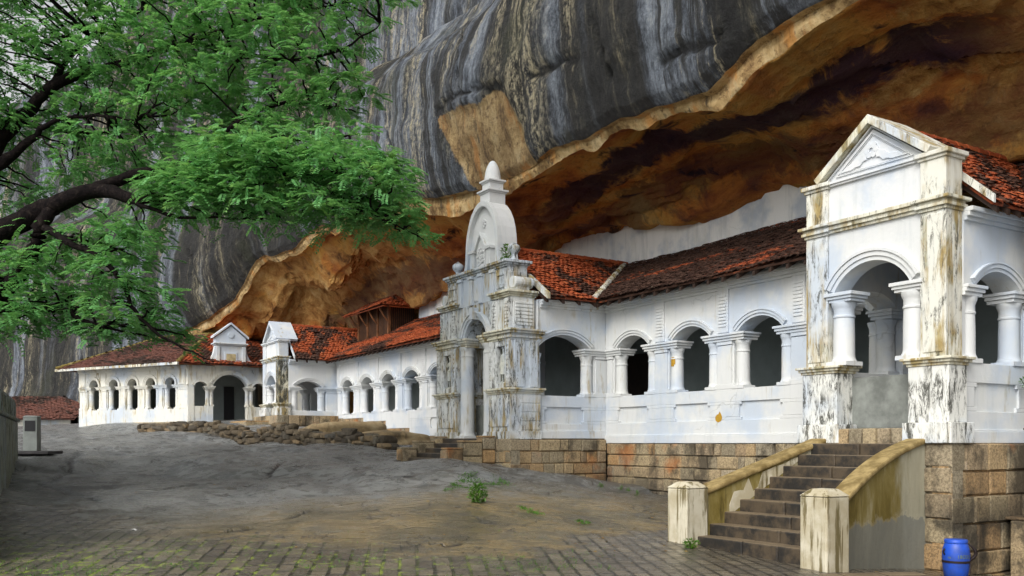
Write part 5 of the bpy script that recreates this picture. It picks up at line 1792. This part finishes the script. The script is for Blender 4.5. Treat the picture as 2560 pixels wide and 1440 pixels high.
mb.build('strap', strapm, root, smooth=True, angle=40)
mb = MB()
an = R(-40)
for zz0, zz1 in ((.0, .45),): mb.tube([(BP.x + .187 * math.cos(an) * (.80 if z < .1 else 1), BP.y + .187 * math.sin(an) * (.80 if z < .1 else 1), bz + z * H) for z in (.02, .2, .45)], .009, 6)
pts = [(BP.x + (.16 + .10 * math.sin(i / 8 * math.pi)) * math.cos(R(-12)), BP.y + (.16 + .10 * math.sin(i / 8 * math.pi)) * math.sin(R(-12)), bz + H * (.90 - .44 * i / 8)) for i in range(9)]
mb.tube(pts, [.012, .016, .02, .024, .026, .026, .024, .02, .015], 8)
pts = [(BP.x - (.178 + .02 * math.sin(i / 4 * math.pi)), BP.y - .04, bz + H * (.78 - .14 * i / 4)) for i in range(5)]
mb.tube(pts, .012, 8)
mb.build('handle', strapm, root, smooth=True)
for txt, a0_, zz, sz in (('18O2C', -112, .565, .07), ('na', -150, .56, .05)):
    cu = bpy.data.curves.new('drum_lettering', 'FONT'); cu.body = txt; cu.size = sz
    tmp = bpy.data.objects.new('drum_lettering', cu); C.objects.link(tmp)
    dg = bpy.context.evaluated_depsgraph_get()
    tm = bpy.data.meshes.new_from_object(tmp.evaluated_get(dg))
    bpy.data.objects.remove(tmp)
    mb = MB()
    vs = []
    for vv in tm.vertices:
        an = R(a0_) + vv.co.x / .185
        vs.append((BP.x + .1845 * math.cos(an), BP.y + .1845 * math.sin(an), bz + H * zz + vv.co.y))
    mb.add(vs, [tuple(p.vertices) for p in tm.polygons])
    mb.build('lettering', simple('faded_yellow_paint', (0.20, 0.26, 0.08), .7, .2), body, recalc=False)

# kerb at the very front, near the stairs
kp = [px(1890, 1437, 12.0), px(2290, 1441, 12.3)]
KF = Fr(kp[0].xy, (kp[1] - kp[0]).xy.normalized(), Vector((-(kp[1] - kp[0]).y, (kp[1] - kp[0]).x)).normalized())
mb = MB(); kl = (kp[1] - kp[0]).length
for i in range(4): mb.box(KF, kl * i / 4 + .01, kl * (i + 1) / 4 - .01, -.3, 0, -2.1, (HY - 1434) / F * 12.1)
tag(mb.build('kerb', MAT['step'], None, bevel=.02, origin=kp[0]), 'dark low stone kerb across the bottom of the paving in front of the stairs', 'kerb')

p = ground_px(335, 1328)
mb = MB()
for off in (0, .035):
    pts = [Vector((p.x - .05 + .10 * i / 5, p.y + off - .06 * math.sin(i / 5 * 1.4), p.z + .015 + .02 * math.sin(i / 5 * 3.1))) for i in range(6)]
    for a, b in zip(pts[:-1], pts[1:]):
        mb.add([a, b, b + Vector((0, .022, .006)), a + Vector((0, .022, .006)), a - Vector((0, 0, .002)), b - Vector((0, 0, .002)), b + Vector((0, .022, .004)), a + Vector((0, .022, .004))], [(0, 1, 2, 3), (7, 6, 5, 4), (0, 4, 5, 1), (2, 6, 7, 3)])
tag(mb.build('paper_scrap', simple('white_paper', (0.8, 0.8, 0.78), .8, .1, .05), None, origin=p), 'tiny curled scrap of white paper lying on the brick paving', 'litter')


# ------------------------------------------------------------------ figures
def figure(name, joints, bones, mat, parent=None, loc=(0, 0, 0), rot=0.0, scale=1.0, flat=1.0, root_j='pelvis', sub=2):
    """one continuous skinned surface grown over a small skeleton; joints = {name: (x, y, z, r)}; x right, -y forward"""
    names = list(joints)
    me = bpy.data.meshes.new(name + '_skeleton')
    me.from_pydata([joints[n][:3] for n in names], [(names.index(a), names.index(b)) for a, b in bones], [])
    o = bpy.data.objects.new(name + '_skeleton', me); C.objects.link(o)
    o.modifiers.new('skin', 'SKIN')
    sv = me.skin_vertices[0].data
    for i, n in enumerate(names):
        r = joints[n][3]
        sv[i].radius = (r if not hasattr(r, '__len__') else r[0], r if not hasattr(r, '__len__') else r[1])
        sv[i].use_root = (n == root_j)
    sb = o.modifiers.new('sub', 'SUBSURF'); sb.levels = sub; sb.render_levels = sub
    dg = bpy.context.evaluated_depsgraph_get(); dg.update()
    m2 = bpy.data.meshes.new_from_object(o.evaluated_get(dg))
    bpy.data.objects.remove(o); bpy.data.meshes.remove(me)
    m2.name = name
    M4 = Matrix.Translation(Vector(loc)) @ Matrix.Rotation(rot, 4, 'Z') @ Matrix.Diagonal((scale, scale * flat, scale, 1))
    off = Vector((0, 0, 0)); r_ = parent
    while r_ is not None: off += Vector(r_.location); r_ = r_.parent
    base = Vector(loc)
    m2.transform(Matrix.Translation(-base) @ M4)
    q = bpy.data.objects.new(name, m2); C.objects.link(q)
    q.location = base - off
    if parent is not None: q.parent = parent
    m2.materials.clear(); m2.materials.append(mat)
    m2.polygons.foreach_set('use_smooth', [True] * len(m2.polygons))
    return q


def body_joints(arm='down'):
    J = {'pelvis': (0, 0, .93, (.15, .11)), 'waist': (0, 0, 1.08, (.135, .10)), 'chest': (0, .0, 1.28, (.165, .115)), 'neckb': (0, .01, 1.43, (.09, .075)), 'neck': (0, -.005, 1.50, .055),
         'jaw': (0, -.03, 1.56, .062), 'head': (0, -.015, 1.64, (.078, .092)), 'crown': (0, -.005, 1.705, .06)}
    B = [('pelvis', 'waist'), ('waist', 'chest'), ('chest', 'neckb'), ('neckb', 'neck'), ('neck', 'jaw'), ('jaw', 'head'), ('head', 'crown')]
    for s_, x in (('l', 1), ('r', -1)):
        J['hip' + s_] = (.09 * x, 0, .84, .095); J['knee' + s_] = (.10 * x, -.02, .49, .06); J['ank' + s_] = (.10 * x, .02, .09, .042); J['toe' + s_] = (.11 * x, -.14, .035, .035)
        B += [('pelvis', 'hip' + s_), ('hip' + s_, 'knee' + s_), ('knee' + s_, 'ank' + s_), ('ank' + s_, 'toe' + s_)]
        J['sh' + s_] = (.19 * x, 0, 1.38, .062)
        B.append(('chest', 'sh' + s_))
        if arm == 'down' or s_ == 'r':
            J['el' + s_] = (.25 * x, .02, 1.10, .046); J['wr' + s_] = (.26 * x, -.06, .87, .032); J['ha' + s_] = (.255 * x, -.085, .80, .036)
        else:
            J['el' + s_] = (.30 * x, -.05, 1.14, .046); J['wr' + s_] = (.22 * x, -.14, 1.36, .032); J['ha' + s_] = (.20 * x, -.15, 1.43, .038)
        B += [('sh' + s_, 'el' + s_), ('el' + s_, 'wr' + s_), ('wr' + s_, 'ha' + s_)]
        h = J['ha' + s_]
        dz = -1 if h[2] < 1.2 else 1
        for k in range(4):                           # four fingers and a thumb
            n1, n2 = 'f%d%s' % (k, s_), 'g%d%s' % (k, s_)
            J[n1] = (h[0] + .004 * x, h[1] - .026 + .017 * k, h[2] + dz * .05, .0095); J[n2] = (h[0] - .012 * x, h[1] - .026 + .017 * k - .006, h[2] + dz * (.088 if k in (1, 2) else .076), .008)
            B += [('ha' + s_, n1), (n1, n2)]
        J['th' + s_] = (h[0] - .012 * x, h[1] - .046, h[2] + dz * .025, .011)
        B.append(('ha' + s_, 'th' + s_))
    return J, B


gate = [o for o in C.objects if o.name == 'spired_gateway'][0]
fr = front(12.0)
ang = math.atan2(B2.y, B2.x)
STAT = plaster('mouldy_statue_plaster', .8, .75, (0.60, 0.60, 0.52))
for (p0, p1, sg) in GP_:
    m = (p0 + p1) / 2
    c = fr(m, .13, 1.53)
    J, B = body_joints('up')
    if sg < 0: J = {k: (-v[0], v[1], v[2], v[3]) for k, v in J.items()}
    st_o = figure('guardian_statue', J, B, STAT, gate, c, ang - math.pi / 2, .52, .75)
    mb = MB()                                         # crown, skirt and pedestal of the relief
    mb.lathe(fr(m, .13, 1.53 + .52 * 1.68), [(.05, 0), (.058, .02), (.04, .05), (.045, .06), (.022, .09), (.005, .12)], 12)
    mb.build('crown', STAT, st_o, smooth=True, angle=40)
    mb = MB()
    mb.lathe(fr(m, .13, 1.53 + .52 * .42), [(.10, 0), (.085, .12), (.088, .28), (.07, .30)], 14)
    mb.build('skirt', STAT, st_o, smooth=True, angle=40)
    mb = MB(); mb.box(fr, m - .17, m + .17, .05, .17, 1.50, 1.55)
    mb.build('base', STAT, st_o)

PL = FT(11.85, 15.85, .25)
skin = simple('brown_skin', (0.20, 0.10, 0.055), .5, .4, .08, 8, .02)
J, B = body_joints('down')
pr = figure('person', J, B, skin, None, PL, R(70), 1.0, 1.0)
tag(pr, 'person in a pale lilac shirt standing inside the near porch, mostly hidden behind a column', 'person')


def garment(name, keys, bones, grow, mat):
    JJ, _ = body_joints('down')
    JJ = {k: (v[0], v[1], v[2], tuple((q + grow) for q in (v[3] if hasattr(v[3], '__len__') else (v[3], v[3])))) for k, v in JJ.items() if k in keys}
    return figure(name, JJ, bones, mat, pr, PL, R(70))


garment('shirt', ['pelvis', 'waist', 'chest', 'neckb', 'shl', 'shr', 'ell', 'elr'], [('pelvis', 'waist'), ('waist', 'chest'), ('chest', 'neckb'), ('chest', 'shl'), ('chest', 'shr'), ('shl', 'ell'), ('shr', 'elr')], .018, simple('lilac_shirt', (0.55, 0.52, 0.66), .8, .2, .06, 9, .05))
garment('trousers', ['pelvis', 'hipl', 'hipr', 'kneel', 'kneer', 'ankl', 'ankr'], [('pelvis', 'hipl'), ('pelvis', 'hipr'), ('hipl', 'kneel'), ('hipr', 'kneer'), ('kneel', 'ankl'), ('kneer', 'ankr')], .014, simple('navy_trousers', (0.02, 0.022, 0.06), .8, .2))
mb = MB()
IV, IF = ico(2)
hv = IV * np.array([.092, .108, .085]); hv = hv[:, :]
ca, sa = math.cos(R(70)), math.sin(R(70))
mb.add([(PL.x + x * ca - (y + .018) * sa, PL.y + x * sa + (y + .018) * ca, PL.z + 1.685 + z * (1 if z > -.02 else .6)) for x, y, z in hv], IF)
mb.build('hair', simple('black_hair', (0.012, 0.01, 0.01), .5, .4), pr, smooth=True)
mb = MB()
def hp(x, y, z): return Vector((PL.x + x * ca - y * sa, PL.y + x * sa + y * ca, PL.z + z))
mb.tube([hp(0, -.098, 1.655), hp(0, -.112, 1.63), hp(0, -.122, 1.612), hp(0, -.10, 1.604)], [.008, .011, .015, .008], 8)
for x in (-.078, .078): mb.tube([hp(x, -.0, 1.655), hp(x * 1.12, .004, 1.64), hp(x * 1.05, -.002, 1.605)], [.012, .014, .008], 8)
mb.tube([hp(-.024, -.098, 1.578), hp(0, -.103, 1.579), hp(.024, -.098, 1.578)], [.004, .008, .004], 8)
for x in (-.03, .03): mb.lathe(hp(x, -.092, 1.648), [(.002, -.007), (.011, 0), (.002, .007)], 10)
mb.build('face', skin, pr, smooth=True)

# ------------------------------------------------------------------ plants
def leaf_quads(base, dirs, ups, ln, wd):
    """flat pointed leaflets, one island each"""
    b, d, u = map(np.asarray, (base, dirs, ups))
    d = d / np.linalg.norm(d, axis=1, keepdims=True)
    w = np.cross(d, u); w /= np.linalg.norm(w, axis=1, keepdims=True) + 1e-9
    n = np.cross(w, d)
    L = np.asarray(ln).reshape(-1, 1); W = np.asarray(wd).reshape(-1, 1)
    mid = b + d * L * .45 - n * L * .03
    v = np.stack([b, mid + w * W * .5 + n * L * .05, b + d * L - n * L * .12, mid - w * W * .5 + n * L * .05], 1).reshape(-1, 3)
    return v


def leaf_mesh(name, v, mat, parent=None, origin=None):
    n = len(v) // 4
    off = np.zeros(3); o_loc = Vector((0, 0, 0))
    if parent is not None:
        r_ = parent; o2 = Vector((0, 0, 0))
        while r_ is not None: o2 += Vector(r_.location); r_ = r_.parent
        off = np.array(o2)
    elif origin is not None:
        off = np.array(Vector(origin)); o_loc = Vector(origin)
    me = bpy.data.meshes.new(name)
    me.vertices.add(n * 4); me.loops.add(n * 4); me.polygons.add(n)
    me.vertices.foreach_set('co', (v - off).astype(np.float32).ravel())
    me.loops.foreach_set('vertex_index', np.arange(n * 4, dtype=np.int32))
    me.polygons.foreach_set('loop_start', np.arange(0, n * 4, 4, dtype=np.int32))
    me.polygons.foreach_set('loop_total', np.full(n, 4, np.int32))
    me.update(); me.validate()
    me.materials.append(mat)
    o = bpy.data.objects.new(name, me); C.objects.link(o)
    o.location = o_loc
    if parent is not None: o.parent = parent
    return o


def weed(p, r, h, n, ln, label, cat='plant', name='weed', group=None, flat=.5):
    rr = nrs
    az = rr.uniform(0, 2 * np.pi, n); q = np.sqrt(rr.uniform(0, 1, n))
    z = rr.uniform(0.02, 1, n) ** 1.1
    prof = np.sin(np.clip(z, .05, 1) * np.pi * .75 + .5)
    base = np.c_[p.x + q * r * np.cos(az) * prof, p.y + q * r * np.sin(az) * prof, p.z + z * h]
    d = np.c_[np.cos(az), np.sin(az), rr.uniform(-.2, .9, n)] + rr.normal(0, .35, (n, 3))
    up = np.c_[rr.normal(0, .3, (n, 2)), np.ones(n)]
    v = leaf_quads(base, d, up, ln * rr.uniform(.6, 1.2, n), ln * flat * rr.uniform(.7, 1.1, n))
    root = thing(name, label, cat, p, group)
    leaf_mesh('leaves', v, MAT['weed'], root)
    mb = MB()
    for k in range(7):
        a = rng.uniform(0, 6.28); t = rng.uniform(.2, .8)
        mb.tube([p - Vector((0, 0, .02)), p + Vector((math.cos(a) * r * t * .5, math.sin(a) * r * t * .5, h * .5)), p + Vector((math.cos(a) * r * t, math.sin(a) * r * t, h * .85))], [.008, .006, .003], 5)
    mb.build('stems', simple('weed_stem', (0.06, 0.10, 0.02), .7, .2, .1), root)


weed(ground_px(1195, 1257), .17, .34, 420, .075, 'bright green bushy weed growing from the bare rock slope', name='weed')
weed(ground_px(1727, 1371), .12, .14, 110, .07, 'small green weed at the foot of the far stair post', name='weed')
s_, D_ = st_u(1262, 12.3)
weed(front(12.0)(20.15, .30, 4.66), .18, .42, 230, .085, 'green leafy plant sprouting from the gateway top beside its ball finial', name='weed')
q = FT(8.30, 14.9, .90)
weed(q, .10, .16, 60, .07, 'small green sprig growing from the white wall at the right edge', name='weed')
for i, (u, v) in enumerate(((1502, 1216), (1552, 1222), (1570, 1226), (1592, 1236))):
    weed(ground_px(u, v + 3), .06, .10, 26, .05, 'tiny green tuft at the foot of the dark stone plinth', name='weed_tuft', group='tufts along the plinth foot')
v_all = []
for u0, v0, u1, v1, n in ((1150, 1194, 1190, 1191, 90), (1145, 1206, 1200, 1204, 150), (1130, 1212, 1150, 1218, 90), (1112, 1227, 1140, 1222, 50), (1158, 1221, 1188, 1218, 70), (1208, 1214, 1250, 1210, 110), (1228, 1196, 1262, 1206, 60), (1255, 1209, 1276, 1212, 40), (1300, 1270, 1322, 1276, 60), (1325, 1281, 1350, 1286, 60), (1440, 1303, 1468, 1310, 60)):
    a, b = ground_px(u0, v0), ground_px(u1, v1)
    t = nrs.uniform(0, 1, n)[:, None]
    base = np.array(a) * (1 - t) + np.array(b) * t + nrs.normal(0, .045, (n, 3)) * np.array([1, 1.6, 0])
    base[:, 2] = ground_h(base[:, 0], base[:, 1]) + CAMZ
    d = np.c_[nrs.normal(0, .6, (n, 2)), nrs.uniform(.4, 1.2, n)]
    v_all.append(leaf_quads(base, d, np.c_[nrs.normal(0, 1, (n, 2)), np.ones(n)], nrs.uniform(.03, .07, n), nrs.uniform(.010, .022, n)))
for k in range(900):
    pass
n = 2600                                               # sparse grass between the setts in the foreground and by the stairs
x = nrs.uniform(-7.5, 1.5, n); y = 11.2 + nrs.gamma(1.6, .55, n)
keep = fbm(x * .9, y * .9, 7.7, 3) > .05
x, y = x[keep], y[keep]
x = np.r_[x, nrs.uniform(5.2, 6.3, 260)]; y = np.r_[y, 12.1 + nrs.uniform(0, .6, 260)]
n = len(x)
base = np.c_[x, y, ground_h(x, y) + CAMZ]
d = np.c_[nrs.normal(0, .6, (n, 2)), nrs.uniform(.3, 1.1, n)]
v_all.append(leaf_quads(base, d, np.c_[nrs.normal(0, 1, (n, 2)), np.ones(n)], nrs.uniform(.02, .055, n), nrs.uniform(.006, .014, n)))
tag(leaf_mesh('grass', np.concatenate(v_all), MAT['weed'], None, origin=(0, 15, 0)), 'thin green grass in the joints of the paving and rock', 'grass', kind='stuff')

n = 420
x = np.r_[nrs.uniform(-9, 4, 300), nrs.uniform(-2, 6, n - 300)]; y = np.r_[12 + nrs.gamma(2.0, 2.6, 300), nrs.uniform(12, 20, n - 300)]
base = np.c_[x, y, ground_h(x, y) + CAMZ + .012]
d = np.c_[nrs.normal(0, 1, (n, 2)), nrs.normal(0, .12, n)]
LIT = mat_leaf('fallen_leaf', (0.10, 0.055, 0.02), (0.30, 0.20, 0.06), .1)
tag(leaf_mesh('leaf_litter', leaf_quads(base, d, np.c_[nrs.normal(0, .25, (n, 2)), np.ones(n)], nrs.uniform(.03, .085, n), nrs.uniform(.015, .04, n)), LIT, None, origin=(0, 15, 0)), 'small brown fallen leaves scattered over the rock and paving', 'leaf litter', kind='stuff')

# ------------------------------------------------------------------ the big tree on the left
TB = Vector((-15.2, 20.5, 0)); TB.z = gz(TB.x, TB.y) - .1
tree = thing('rain_tree', 'large spreading tree with feathery green leaves and dark branches, leaning in from the left', 'tree', TB)
P = px
LIMBS = [
    ([TB, TB + Vector((.2, -.1, 1.4)), TB + Vector((.5, -.3, 2.6)), P(-190, 800, 19.8)], [.62, .50, .46, .42]),
    ([P(-190, 800, 19.8), P(-120, 690, 19.4), P(-40, 610, 19.0), P(60, 550, 18.7), P(130, 515, 18.5), P(230, 475, 18.3), P(300, 484, 18.0), P(370, 500, 17.8), P(470, 490, 17.6), P(600, 468, 17.5), P(760, 440, 17.3), P(900, 430, 17.2)],
     [.40, .34, .31, .27, .25, .20, .16, .11, .07, .05, .035, .02]),
    ([P(230, 475, 18.3), P(330, 440, 18.6), P(470, 405, 18.9), P(560, 375, 19.0), P(660, 345, 19.2), P(760, 350, 19.2), P(900, 335, 19.2)], [.16, .13, .10, .08, .06, .04, .02]),
    ([P(-190, 800, 19.8), P(-140, 620, 20.0), P(-60, 480, 20.0), P(0, 345, 20.0), P(60, 290, 20.0), P(130, 215, 20.0), P(230, 180, 20.2), P(330, 150, 20.4), P(470, 105, 20.5), P(600, 60, 20.5), P(740, 30, 20.5), P(860, 10, 20.4)],
     [.40, .34, .29, .23, .18, .15, .12, .10, .08, .06, .04, .02]),
    ([P(-100, 500, 19.8), P(-40, 440, 19.7), P(20, 395, 19.6), P(90, 335, 19.5), P(140, 300, 19.4), P(240, 290, 19.2), P(340, 300, 19.0)], [.2, .17, .14, .09, .06, .04, .02]),
    ([P(-190, 800, 19.8), P(-90, 820, 19.0), P(-30, 775, 18.6), P(40, 690, 18.4), P(85, 620, 18.3), P(105, 560, 18.4), P(140, 512, 18.5)], [.30, .27, .25, .22, .20, .18, .16]),
    ([P(-30, 775, 18.6), P(60, 768, 18.3), P(130, 772, 18.1), P(205, 795, 17.9), P(260, 822, 17.8)], [.12, .09, .07, .05, .02]),
    ([P(105, 565, 18.4), P(180, 610, 17.9), P(240, 640, 17.6), P(300, 700, 17.5), P(340, 780, 17.4), P(400, 840, 17.3), P(480, 880, 17.2), P(525, 900, 17.2)], [.10, .08, .07, .06, .05, .035, .02, .012]),
    ([P(470, 105, 20.5), P(620, 135, 20.0), P(760, 150, 19.8), P(880, 110, 19.6), P(950, 60, 19.6)], [.06, .05, .04, .03, .015]),
    ([P(470, 405, 18.9), P(600, 300, 19.4), P(720, 255, 19.4), P(820, 265, 19.4), P(890, 280, 19.4)], [.08, .06, .045, .03, .015]),
    ([P(130, 215, 20.0), P(200, 110, 20.4), P(330, 40, 20.7), P(450, -40, 21)], [.10, .08, .06, .03]),
    ([P(760, 440, 17.3), P(860, 500, 17.2), P(960, 550, 17.1), P(1060, 600, 17.1)], [.035, .03, .022, .012]),
    ([P(300, 484, 18.0), P(420, 540, 17.6), P(540, 545, 17.4), P(680, 555, 17.3)], [.06, .045, .03, .015]),
    ([P(0, 345, 20.0), P(40, 310, 21.0), P(200, 330, 22.0), P(360, 330, 22.5)], [.12, .1, .07, .03]),
    ([P(-140, 620, 20.0), P(-220, 420, 21), P(-260, 250, 21.5), P(-200, 60, 22)], [.28, .22, .16, .08]),
    ([P(-190, 800, 19.8), P(-420, 600, 19), P(-700, 500, 18.5), P(-950, 480, 18)], [.32, .24, .16, .08]),
    ([P(-700, 500, 18.5), P(-800, 300, 18.5), P(-900, 150, 18.5)], [.14, .1, .05]),
]


def smooth_line(pts, rad, k=4):
    pts = [Vector(p) for p in pts]; op, orr = [], []
    n = len(pts)
    for i in range(n - 1):
        p0, p1, p2, p3 = pts[max(i - 1, 0)], pts[i], pts[i + 1], pts[min(i + 2, n - 1)]
        for q in range(k):
            t = q / k
            op.append(.5 * ((2 * p1) + (p2 - p0) * t + (2 * p0 - 5 * p1 + 4 * p2 - p3) * t * t + (3 * p1 - p0 - 3 * p2 + p3) * t ** 3) + Vector((rng.gauss(0, 1), rng.gauss(0, 1), rng.gauss(0, 1))) * .018)
            orr.append((rad[i] * (1 - t) + rad[i + 1] * t) * rng.uniform(.93, 1.08))
    op.append(pts[-1]); orr.append(rad[-1])
    return op, orr


trunk = MB(); limbs = MB()
nodes = []
for i, (pts, rad) in enumerate(LIMBS):
    o, r_ = smooth_line(pts, rad)
    if i: r_ = [q * .78 for q in r_]
    (trunk if i == 0 else limbs).tube(o, r_, 12 if rad[0] > .1 else 8)
    if i: nodes += [(p, q) for p, q in zip(o, r_) if q < .22]
trunk.build('trunk', MAT['bark'], tree, smooth=True)
REG = [  # outline of the foliage seen in the photo, spacing of leaf clumps, distance range
    ([(-300, -200), (1000, -200), (1010, 30), (960, 90), (880, 130), (830, 150), (900, 200), (950, 280), (890, 310), (790, 290), (720, 340), (640, 360), (560, 400), (380, 470), (260, 450), (160, 440), (100, 300), (-300, 330)], 42, (18.6, 22.2), 350),
    ([(370, 480), (470, 420), (560, 355), (680, 365), (830, 355), (940, 392), (1000, 415), (1015, 470), (1000, 530), (1075, 590), (1030, 600), (940, 555), (870, 565), (790, 525), (700, 550), (600, 535), (500, 530), (400, 535)], 40, (16.4, 18.4), 112),
    ([(-300, 600), (0, 620), (100, 590), (230, 545), (375, 565), (390, 620), (360, 680), (360, 710), (415, 770), (430, 810), (510, 878), (490, 890), (430, 850), (350, 830), (280, 845), (200, 815), (120, 815), (60, 840), (0, 815), (-300, 840)], 46, (16.9, 19.6), 105),
    ([(-300, 330), (100, 300), (160, 440), (260, 450), (380, 470), (240, 540), (0, 520), (-300, 560)], 60, (20.2, 22.5), 20),
    ([(-1100, -100), (-300, -200), (-300, 870), (-700, 700), (-1100, 650)], 80, (17, 22), 110),
]


def in_poly(x, y, poly):
    c = False
    for (x0, y0), (x1, y1) in zip(poly, poly[1:] + poly[:1]):
        if (y0 > y) != (y1 > y) and x < (x1 - x0) * (y - y0) / (y1 - y0) + x0: c = not c
    return c


clumps = []
for poly, sp, (d0, d1), cnt in REG:
    xs = [p[0] for p in poly]; ys = [p[1] for p in poly]
    got, tries = [], 0
    while len(got) < cnt and tries < 20000:
        tries += 1
        u, v = rng.uniform(min(xs), max(xs)), rng.uniform(min(ys), max(ys))
        if not in_poly(u, v, poly): continue
        if u < 135 and 560 < v < 735 and rng.random() < .8: continue                  # bare limbs show here
        if u < 120 and 270 < v < 400 and rng.random() < .6: continue
        if (u - 82) ** 2 / 32 ** 2 + (v - 75) ** 2 / 40 ** 2 < 1: continue           # the gap of sky
        f = sum(1 for g in got if abs(g[0] - u) < sp * .8 and abs(g[1] - v) < sp * .45)
        if f > (0 if tries < 6000 else 1): continue
        got.append((u, v))
        clumps.append((px(u, v, rng.uniform(d0, d1)), rng.choice((.20, .28, .34, .40, .50)) * rng.uniform(.9, 1.1)))
LB, LD, LU, LL, LW = [], [], [], [], []
NP = np.array([tuple(p) for p, q in nodes])
for c, r_ in clumps:
    # twig from the nearest limb
    cc = np.array(c)
    dd = np.linalg.norm((NP - cc) * np.array([1, 1, 1.3]), axis=1)
    k = int(dd.argmin())
    a = Vector(NP[k])
    if .12 < dd[k] < 3.2:
        mid = a.lerp(c, .5) + Vector((rng.gauss(0, .12), rng.gauss(0, .12), rng.uniform(-.02, .18)))
        o, rr = smooth_line([a, mid, c], [.028, .018, .008], 4)
        limbs.tube(o, rr, 5)
    out = Vector((c.x - a.x, c.y - a.y, 0)); out = out.normalized() if out.length > .05 else Vector((1, 0, 0))
    ns = int(r_ * 100)
    tl = (rng.gauss(0, .3), rng.gauss(-.15, .25))
    for _ in range(ns):
        az = rng.uniform(0, 6.283); q = math.sqrt(rng.random()) * r_
        b = c + Vector((math.cos(az) * q * 1.15, math.sin(az) * q, rng.gauss(0, .26) * r_ + .10 * (1 - q / r_) + tl[0] * math.cos(az) * q + tl[1] * math.sin(az) * q))
        d = (Vector((math.cos(az), math.sin(az), 0)) * .9 + out * .3 + Vector((rng.gauss(0, .45), rng.gauss(0, .45), rng.gauss(.05, .38)))).normalized()
        L = rng.uniform(.18, .32)
        side_ = d.cross(Vector((0, 0, 1))).normalized()
        up = side_.cross(d).normalized() + Vector((rng.gauss(0, .25), rng.gauss(0, .25), 0))
        npair = 6
        for j in range(npair):
            t = (j + .6) / npair
            pb = b + d * (L * t) - Vector((0, 0, L * .35 * t * t))
            for sg in (-1, 1):
                dv = d * .55 + side_ * sg * .9 - Vector((0, 0, .18))
                LB.append(pb); LD.append(dv); LU.append(up)
                LL.append(rng.uniform(.070, .105) * (1.1 - .5 * abs(t - .5))); LW.append(rng.uniform(.038, .058))
limbs.build('branches', MAT['bark'], tree, smooth=True)
v = leaf_quads(np.array([tuple(p) for p in LB]), np.array([tuple(p) for p in LD]), np.array([tuple(p) for p in LU]), np.array(LL), np.array(LW))
leaf_mesh('crown', v, MAT['leaf'], tree)
print('leaflets', len(v) // 4)
